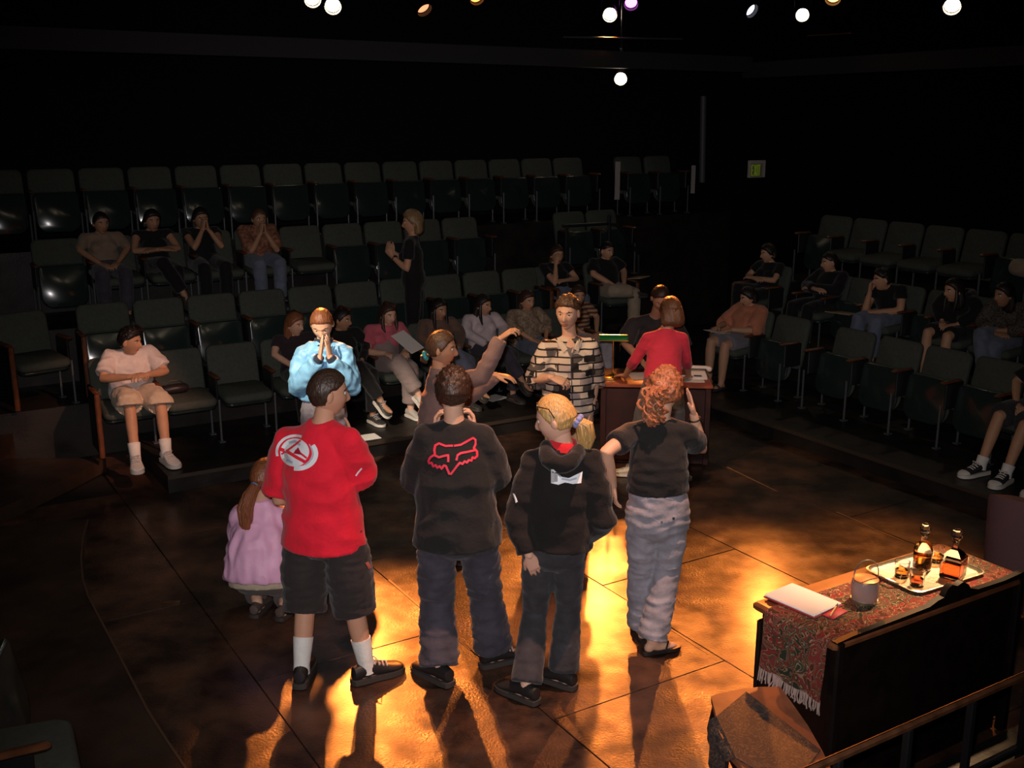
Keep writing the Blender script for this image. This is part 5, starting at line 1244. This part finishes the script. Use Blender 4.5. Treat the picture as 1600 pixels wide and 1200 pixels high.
M_MOTT = mat('mottled_print', (.26, .19, .13), .9, vary=.5, vscale=40)
seated(posL(AUD_L1['f'], 1), PHI_L, 'woman in glasses and a mottled tan blouse beside the patterned shirt', 'lap', 'plain', yaw=-.1, fem=True, skin=SK_M, hair=dict(style='long', mat=H_DKBR, len=.12), top=dict(mat=M_MOTT, ease=.03, hem=-.1, sleeve=1.5), bottom=dict(mat=M_JEAN, len=1.9), shoes=DS, glasses=dict())
def stripes():
    m = mat('striped_knit', (.4, .2, .1), .9); nt = m.node_tree; b = nt.nodes['Principled BSDF']; L = nt.links.new
    tc = nt.nodes.new('ShaderNodeTexCoord'); wv = nt.nodes.new('ShaderNodeTexWave'); wv.bands_direction = 'Z'; wv.inputs['Scale'].default_value = 7; L(tc.outputs['Object'], wv.inputs['Vector'])
    rp = nt.nodes.new('ShaderNodeValToRGB'); rp.color_ramp.interpolation = 'CONSTANT'; e = rp.color_ramp.elements; e[0].color = (.10, .035, .03, 1); e[1].position = .5; e[1].color = (.42, .26, .14, 1); L(wv.outputs['Fac'], rp.inputs['Fac']); L(rp.outputs['Color'], b.inputs['Base Color']); return m
seated(posL(AUD_L1['g'], 1), PHI_L, 'person in a striped top and jeans mostly hidden behind the patterned shirt', 'lap', 'plain', yaw=.3, fem=True, skin=SK_M, hair=dict(style='long', mat=H_DKBR, len=.15), top=dict(mat=stripes(), ease=.02, hem=-.05, sleeve=.8), bottom=dict(mat=M_FJEAN, len=1.9, ease=.03), shoes=DS)
seated(posL(AUD_L2['h'], 2), PHI_L, 'woman in black resting her cheek on her hand above the patterned shirt', 'cheekR', 'plain', yaw=.15, fem=True, skin=SK_M, hair=dict(style='long', mat=H_DKBR, len=.2), top=dict(mat=M_BLKT, ease=.015, hem=-.05, sleeve=.5), bottom=dict(mat=M_JEAN, len=1.9), shoes=DS)
pm_ = seated(posL(AUD_L2['i'], 2), PHI_L, 'man in a black shirt with a wristwatch and ankle on his knee, second row', 'lap', 'ankle', yaw=-.1, skin=SK_M, hair=dict(style='short', mat=H_BLK), top=dict(mat=M_BLKT, ease=.03, hem=-.08, sleeve=.85), bottom=dict(mat=M_KHAKI, len=1.9, ease=.02), shoes=DS, k=1.02, glasses=dict())
seated(posL(AUD_L3['j'], 3), PHI_L, 'woman in a tan knit top with a necklace, leftmost of the third row', 'lap', 'plain', yaw=-.2, fem=True, skin=SK_D, hair=dict(style='pulled', mat=H_BLK), top=dict(mat=cloth('tan_knit', (.24, .17, .12)), ease=.012, hem=-.05, sleeve=1.0), bottom=dict(mat=M_DJEAN, len=1.9), shoes=DS, glasses=dict())
seated(posL(AUD_L3['k'], 3), PHI_L, 'woman in a black sleeveless top with folded arms, third row', 'crossed', 'cross', yaw=-.1, fem=True, skin=SK_D, hair=dict(style='bob', mat=H_BLK, len=.08), top=dict(mat=M_BLKT, ease=.010, hem=-.05, sleeve=.15), bottom=dict(mat=M_BLKT, len=1.9), shoes=DS)
seated(posL(AUD_L3['l'], 3), PHI_L, 'woman in black with hands joined before her mouth, third row', 'mouth', 'plain', yaw=-.1, fem=True, skin=SK_D, hair=dict(style='long', mat=H_BLK, len=.16), top=dict(mat=M_BLKT, ease=.010, hem=-.05, sleeve=.3), bottom=dict(mat=M_BLKT, len=1.9), shoes=DS)
seated(posL(AUD_L3['m'], 3), PHI_L, 'person in a rust patterned shirt leaning forward with hands at the mouth, third row', 'mouth', 'plain', yaw=-.1, lean=.3, fem=True, skin=SK_D, hair=dict(style='pulled', mat=H_MBR), top=dict(mat=mat('rust_print', (.24, .10, .06), .9, vary=.6, vscale=30), ease=.03, hem=-.05, sleeve=.8), bottom=dict(mat=M_JEAN, len=1.9), shoes=DS)
# standing blonde woman between the rows
pq = planr(640, 470, 10.08); b0 = W(pq.dot(U), 10.08, ZL[2])
hd_ = planr(648, 347, 10.08); sl_ = min(1.0, (hd_.z-ZL[2])/1.50)
def SB_(dx, dn, z): return b0+V3(dx*sl_, 0, z*sl_)+V3(0, dn*sl_, 0)
J = dict(head=SB_(.05, 0, 1.50), hf=V3(-.97, -.12, -.1), neck=SB_(.05, 0, 1.36), sL=SB_(.03, -.17, 1.29), sR=SB_(.03, .17, 1.29), hL=SB_(.05, -.09, .86), hR=SB_(.05, .09, .86), eL=SB_(.0, -.20, 1.02), wL=SB_(-.17, -.10, 1.15), eR=SB_(-.02, .2, 1.03), wR=SB_(-.17, .08, 1.17), kL=SB_(.04, -.09, .46), kR=SB_(.06, .09, .46), aL=SB_(.05, -.09, .085), aR=SB_(.07, .09, .085), fL=V3(-1, 0, 0), fR=V3(-1, 0, 0), z0=ZL[2], handL=('half', V3(-.6, .2, .8), V3(-.5, -.8, 0)), handR=('half', V3(-.6, 0, .8), V3(-.5, .8, 0)))
ps = person(J, 'blonde woman in black standing between the rows, facing left with raised hands', SK_M, dict(style='bob', mat=hairmat('dark_blonde_hair', (.24, .15, .07)), len=.12), dict(mat=M_BLKT, ease=.015, hem=-.1, sleeve=.6), dict(mat=M_BLKT, len=1.9), DS, fem=True)
w_ = J['wL']; d = (J['eL']-w_).normalized(); a_, b_ = frame_for(d)
S_ = tube([w_+d*.04+(a_*math.cos(t)+b_*math.sin(t))*.031 for t in [2*math.pi*i/14 for i in range(15)]], .009, 6)
part('bracelet', (ps['rel'](S_[0]), S_[1]), mat('silver_band', (.8, .8, .8), .2, metal=1), ps['obj'])
# right bank
pz = seated(posR(R1[0], 1), PHI_R, 'woman in an orange top and grey skirt with a paper on her knees', 'paper', 'plain', yaw=.35, pitch=-.25, fem=True, skin=SK_M, k=1.08, hair=dict(style='bob', mat=H_BLK, len=.07), top=dict(mat=cloth('orange_cotton', (.55, .20, .11)), ease=.05, hem=-.08, sleeve=1.1, sease=.045, amp=.01), bottom=dict(kind='skirt', mat=cloth('blue_grey_skirt', (.20, .19, .22)), len=.86, ease=.02), shoes=dict(mat=M_GREYSH, kind='sandal'))
seated(posR(AUD_R2['p'], 2), PHI_R, 'woman in black with a dark bob, first in the second right row', 'crossed', 'cross', yaw=.3, fem=True, skin=SK_M, hair=dict(style='bob', mat=H_BLK, len=.06), top=dict(mat=M_BLKT, ease=.015, sleeve=.6), bottom=dict(mat=M_BLKT, len=1.9), shoes=dict(mat=mat('pale_strap_shoe', (.35, .33, .33), .5), kind='sandal'), glasses=dict())
seated(posR(AUD_R2['q'], 2), PHI_R, 'man in a black top with folded arms, second right row', 'crossed', 'plain', yaw=.4, skin=SK_M, hair=dict(style='short', mat=H_BLK), top=dict(mat=M_BLKT, ease=.03, sleeve=1.9), bottom=dict(mat=M_BLKT, len=1.9), shoes=DS)
seated(posR(AUD_R2['r'], 2), PHI_R, 'young man with his chin propped on his hand in the second right row', 'cheekR', 'plain', yaw=.45, lean=.5, skin=SK_M, hair=dict(style='spiky', mat=H_BLK), top=dict(mat=M_BLKT, ease=.03, sleeve=.45), bottom=dict(mat=M_JEAN, len=1.9), shoes=DS)
seated(posR(AUD_R2['s'], 2), PHI_R, 'woman in a black hooded top and shorts with long black hair, second right row', 'lap', 'plain', yaw=.3, lean=.5, fem=True, skin=SK_M, hair=dict(style='long', mat=H_BLK, len=.2, front=.1), top=dict(mat=M_BLKT, ease=.035, sleeve=1.9, hood=True), bottom=dict(mat=M_BLKT, len=.9, ease=.03), shoes=DS)
seated(posR(AUD_R2['t'], 2), PHI_R, 'woman in a speckled dark blouse at the right edge, second right row', 'crossed', 'cross', yaw=.3, lean=.4, fem=True, skin=SK_D, hair=dict(style='long', mat=H_BLK, len=.18), top=dict(mat=mat('speckled_blouse', (.07, .06, .05), .9, vary=.95, vscale=70), ease=.03, sleeve=1.5), bottom=dict(mat=M_JEAN, len=1.9), shoes=DS)
seated(posR(R3[6]+.12, 3), PHI_R, 'person in khaki trousers with raised crossed legs in the back right row', 'lap', 'ankle', yaw=.3, skin=SK_M, hair=dict(style='short', mat=H_DKBR), top=dict(mat=M_BLKT, ease=.03, sleeve=.8), bottom=dict(mat=M_KHAKI, len=1.9, ease=.03), shoes=DS)
M_CANV = mat('black_canvas', (.02, .02, .022), .8); CON = dict(mat=M_CANV, sole=M_WSOLE, lace=mat('white_lace', (.7, .65, .62), .7), toe=M_WSOLE, size=1.1)
seated(posR(R1[6], 1, -.02), PHI_R, 'person in dark shorts and black canvas shoes with pale toes, front right row', 'lap', 'out', yaw=.3, skin=SK_M, hair=dict(style='short', mat=H_DKBR), top=dict(mat=M_BLKT, ease=.03, sleeve=.8), bottom=dict(mat=cloth('dark_shorts', (.03, .03, .034)), len=.95, ease=.05), shoes=CON, socks=dict(mat=M_SOCK, len=.08), hq=True)
seated(posR(R1[7]-.03, 1, -.02), PHI_R, 'person in brown trousers and canvas shoes cut by the right edge', 'lap', 'out', yaw=.3, skin=SK_L, hair=dict(style='short', mat=H_DKBR), top=dict(mat=M_BLKT, ease=.03, sleeve=.8), bottom=dict(mat=cloth('brown_capris', (.11, .075, .055)), len=1.55, ease=.045), shoes=CON, hq=True)
# things held or lying with the audience
def held(name, S, m, loc, label, cat, rot=(0, 0, 0)):
    o = part(name, S, m, None); o.location = loc; o.rotation_euler = rot; o['label'] = label; o['category'] = cat; return o
RZ = lambda pos, rz, x, y, z: Vector(pos)+Matrix.Rotation(rz, 3, 'Z') @ Vector((x, y, z))
held('paper_sheet', box(0, 0, 0, .215, .28, .003), M_PAPER, RZ(posL(AUD_L1['c'], 1), PHI_L, -.14, .22, .74), 'white paper held by the woman in the pink T-shirt', 'paper', (-.6, .1, PHI_L+.5))
held('paper_sheet', box(0, 0, 0, .25, .17, .003), M_PAPER, RZ(posR(R1[0], 1), PHI_R, 0, .34, .625), 'white paper on the knees of the woman in the orange top', 'paper', (.1, 0, PHI_R))
held('notebook', box(0, 0, 0, .30, .22, .012, .002), mat('tan_card', (.30, .22, .14), .7), RZ(posR((AUD_R2['q']+AUD_R2['r'])/2+.1, 2), PHI_R, 0, .05, .47), 'tan notebook lying between the men of the second right row', 'notebook', (0, 0, PHI_R+.2))
held('notebook', box(0, 0, 0, .24, .18, .012, .002), MATS['tan_card'], RZ(posL(AUD_L2['i'], 2), PHI_L, -.25, .22, .66), 'notebook beside the man with the wristwatch', 'notebook', (.1, 0, PHI_L+.4))
bg = thing('handbag', RZ(posL(E1[0]+PITCHW*1.5, 1), PHI_L, .08, -.02, .462), 'dark handbag lying on the empty seat beside the boy', 'bag', PHI_L)
part('bag_body', loft([(V3(x, 0, .045), V3(0, .05*q, 0), V3(0, 0, .045*q)) for x, q in ((-.12, .5), (-.10, .9), (0, 1), (.10, .9), (.12, .5))], 14), mat('dark_leather', (.025, .018, .02), .4), bg)
part('bag_strap', tube([V3(-.09, 0, .08), V3(-.04, .0, .12), V3(.04, 0, .12), V3(.09, 0, .08)], .006, 8), mat('dark_leather', (.025, .018, .02), .4), bg)
bpy.data.objects.remove(TMP)
for m in list(bpy.data.meshes):
    if m.users == 0: bpy.data.meshes.remove(m)
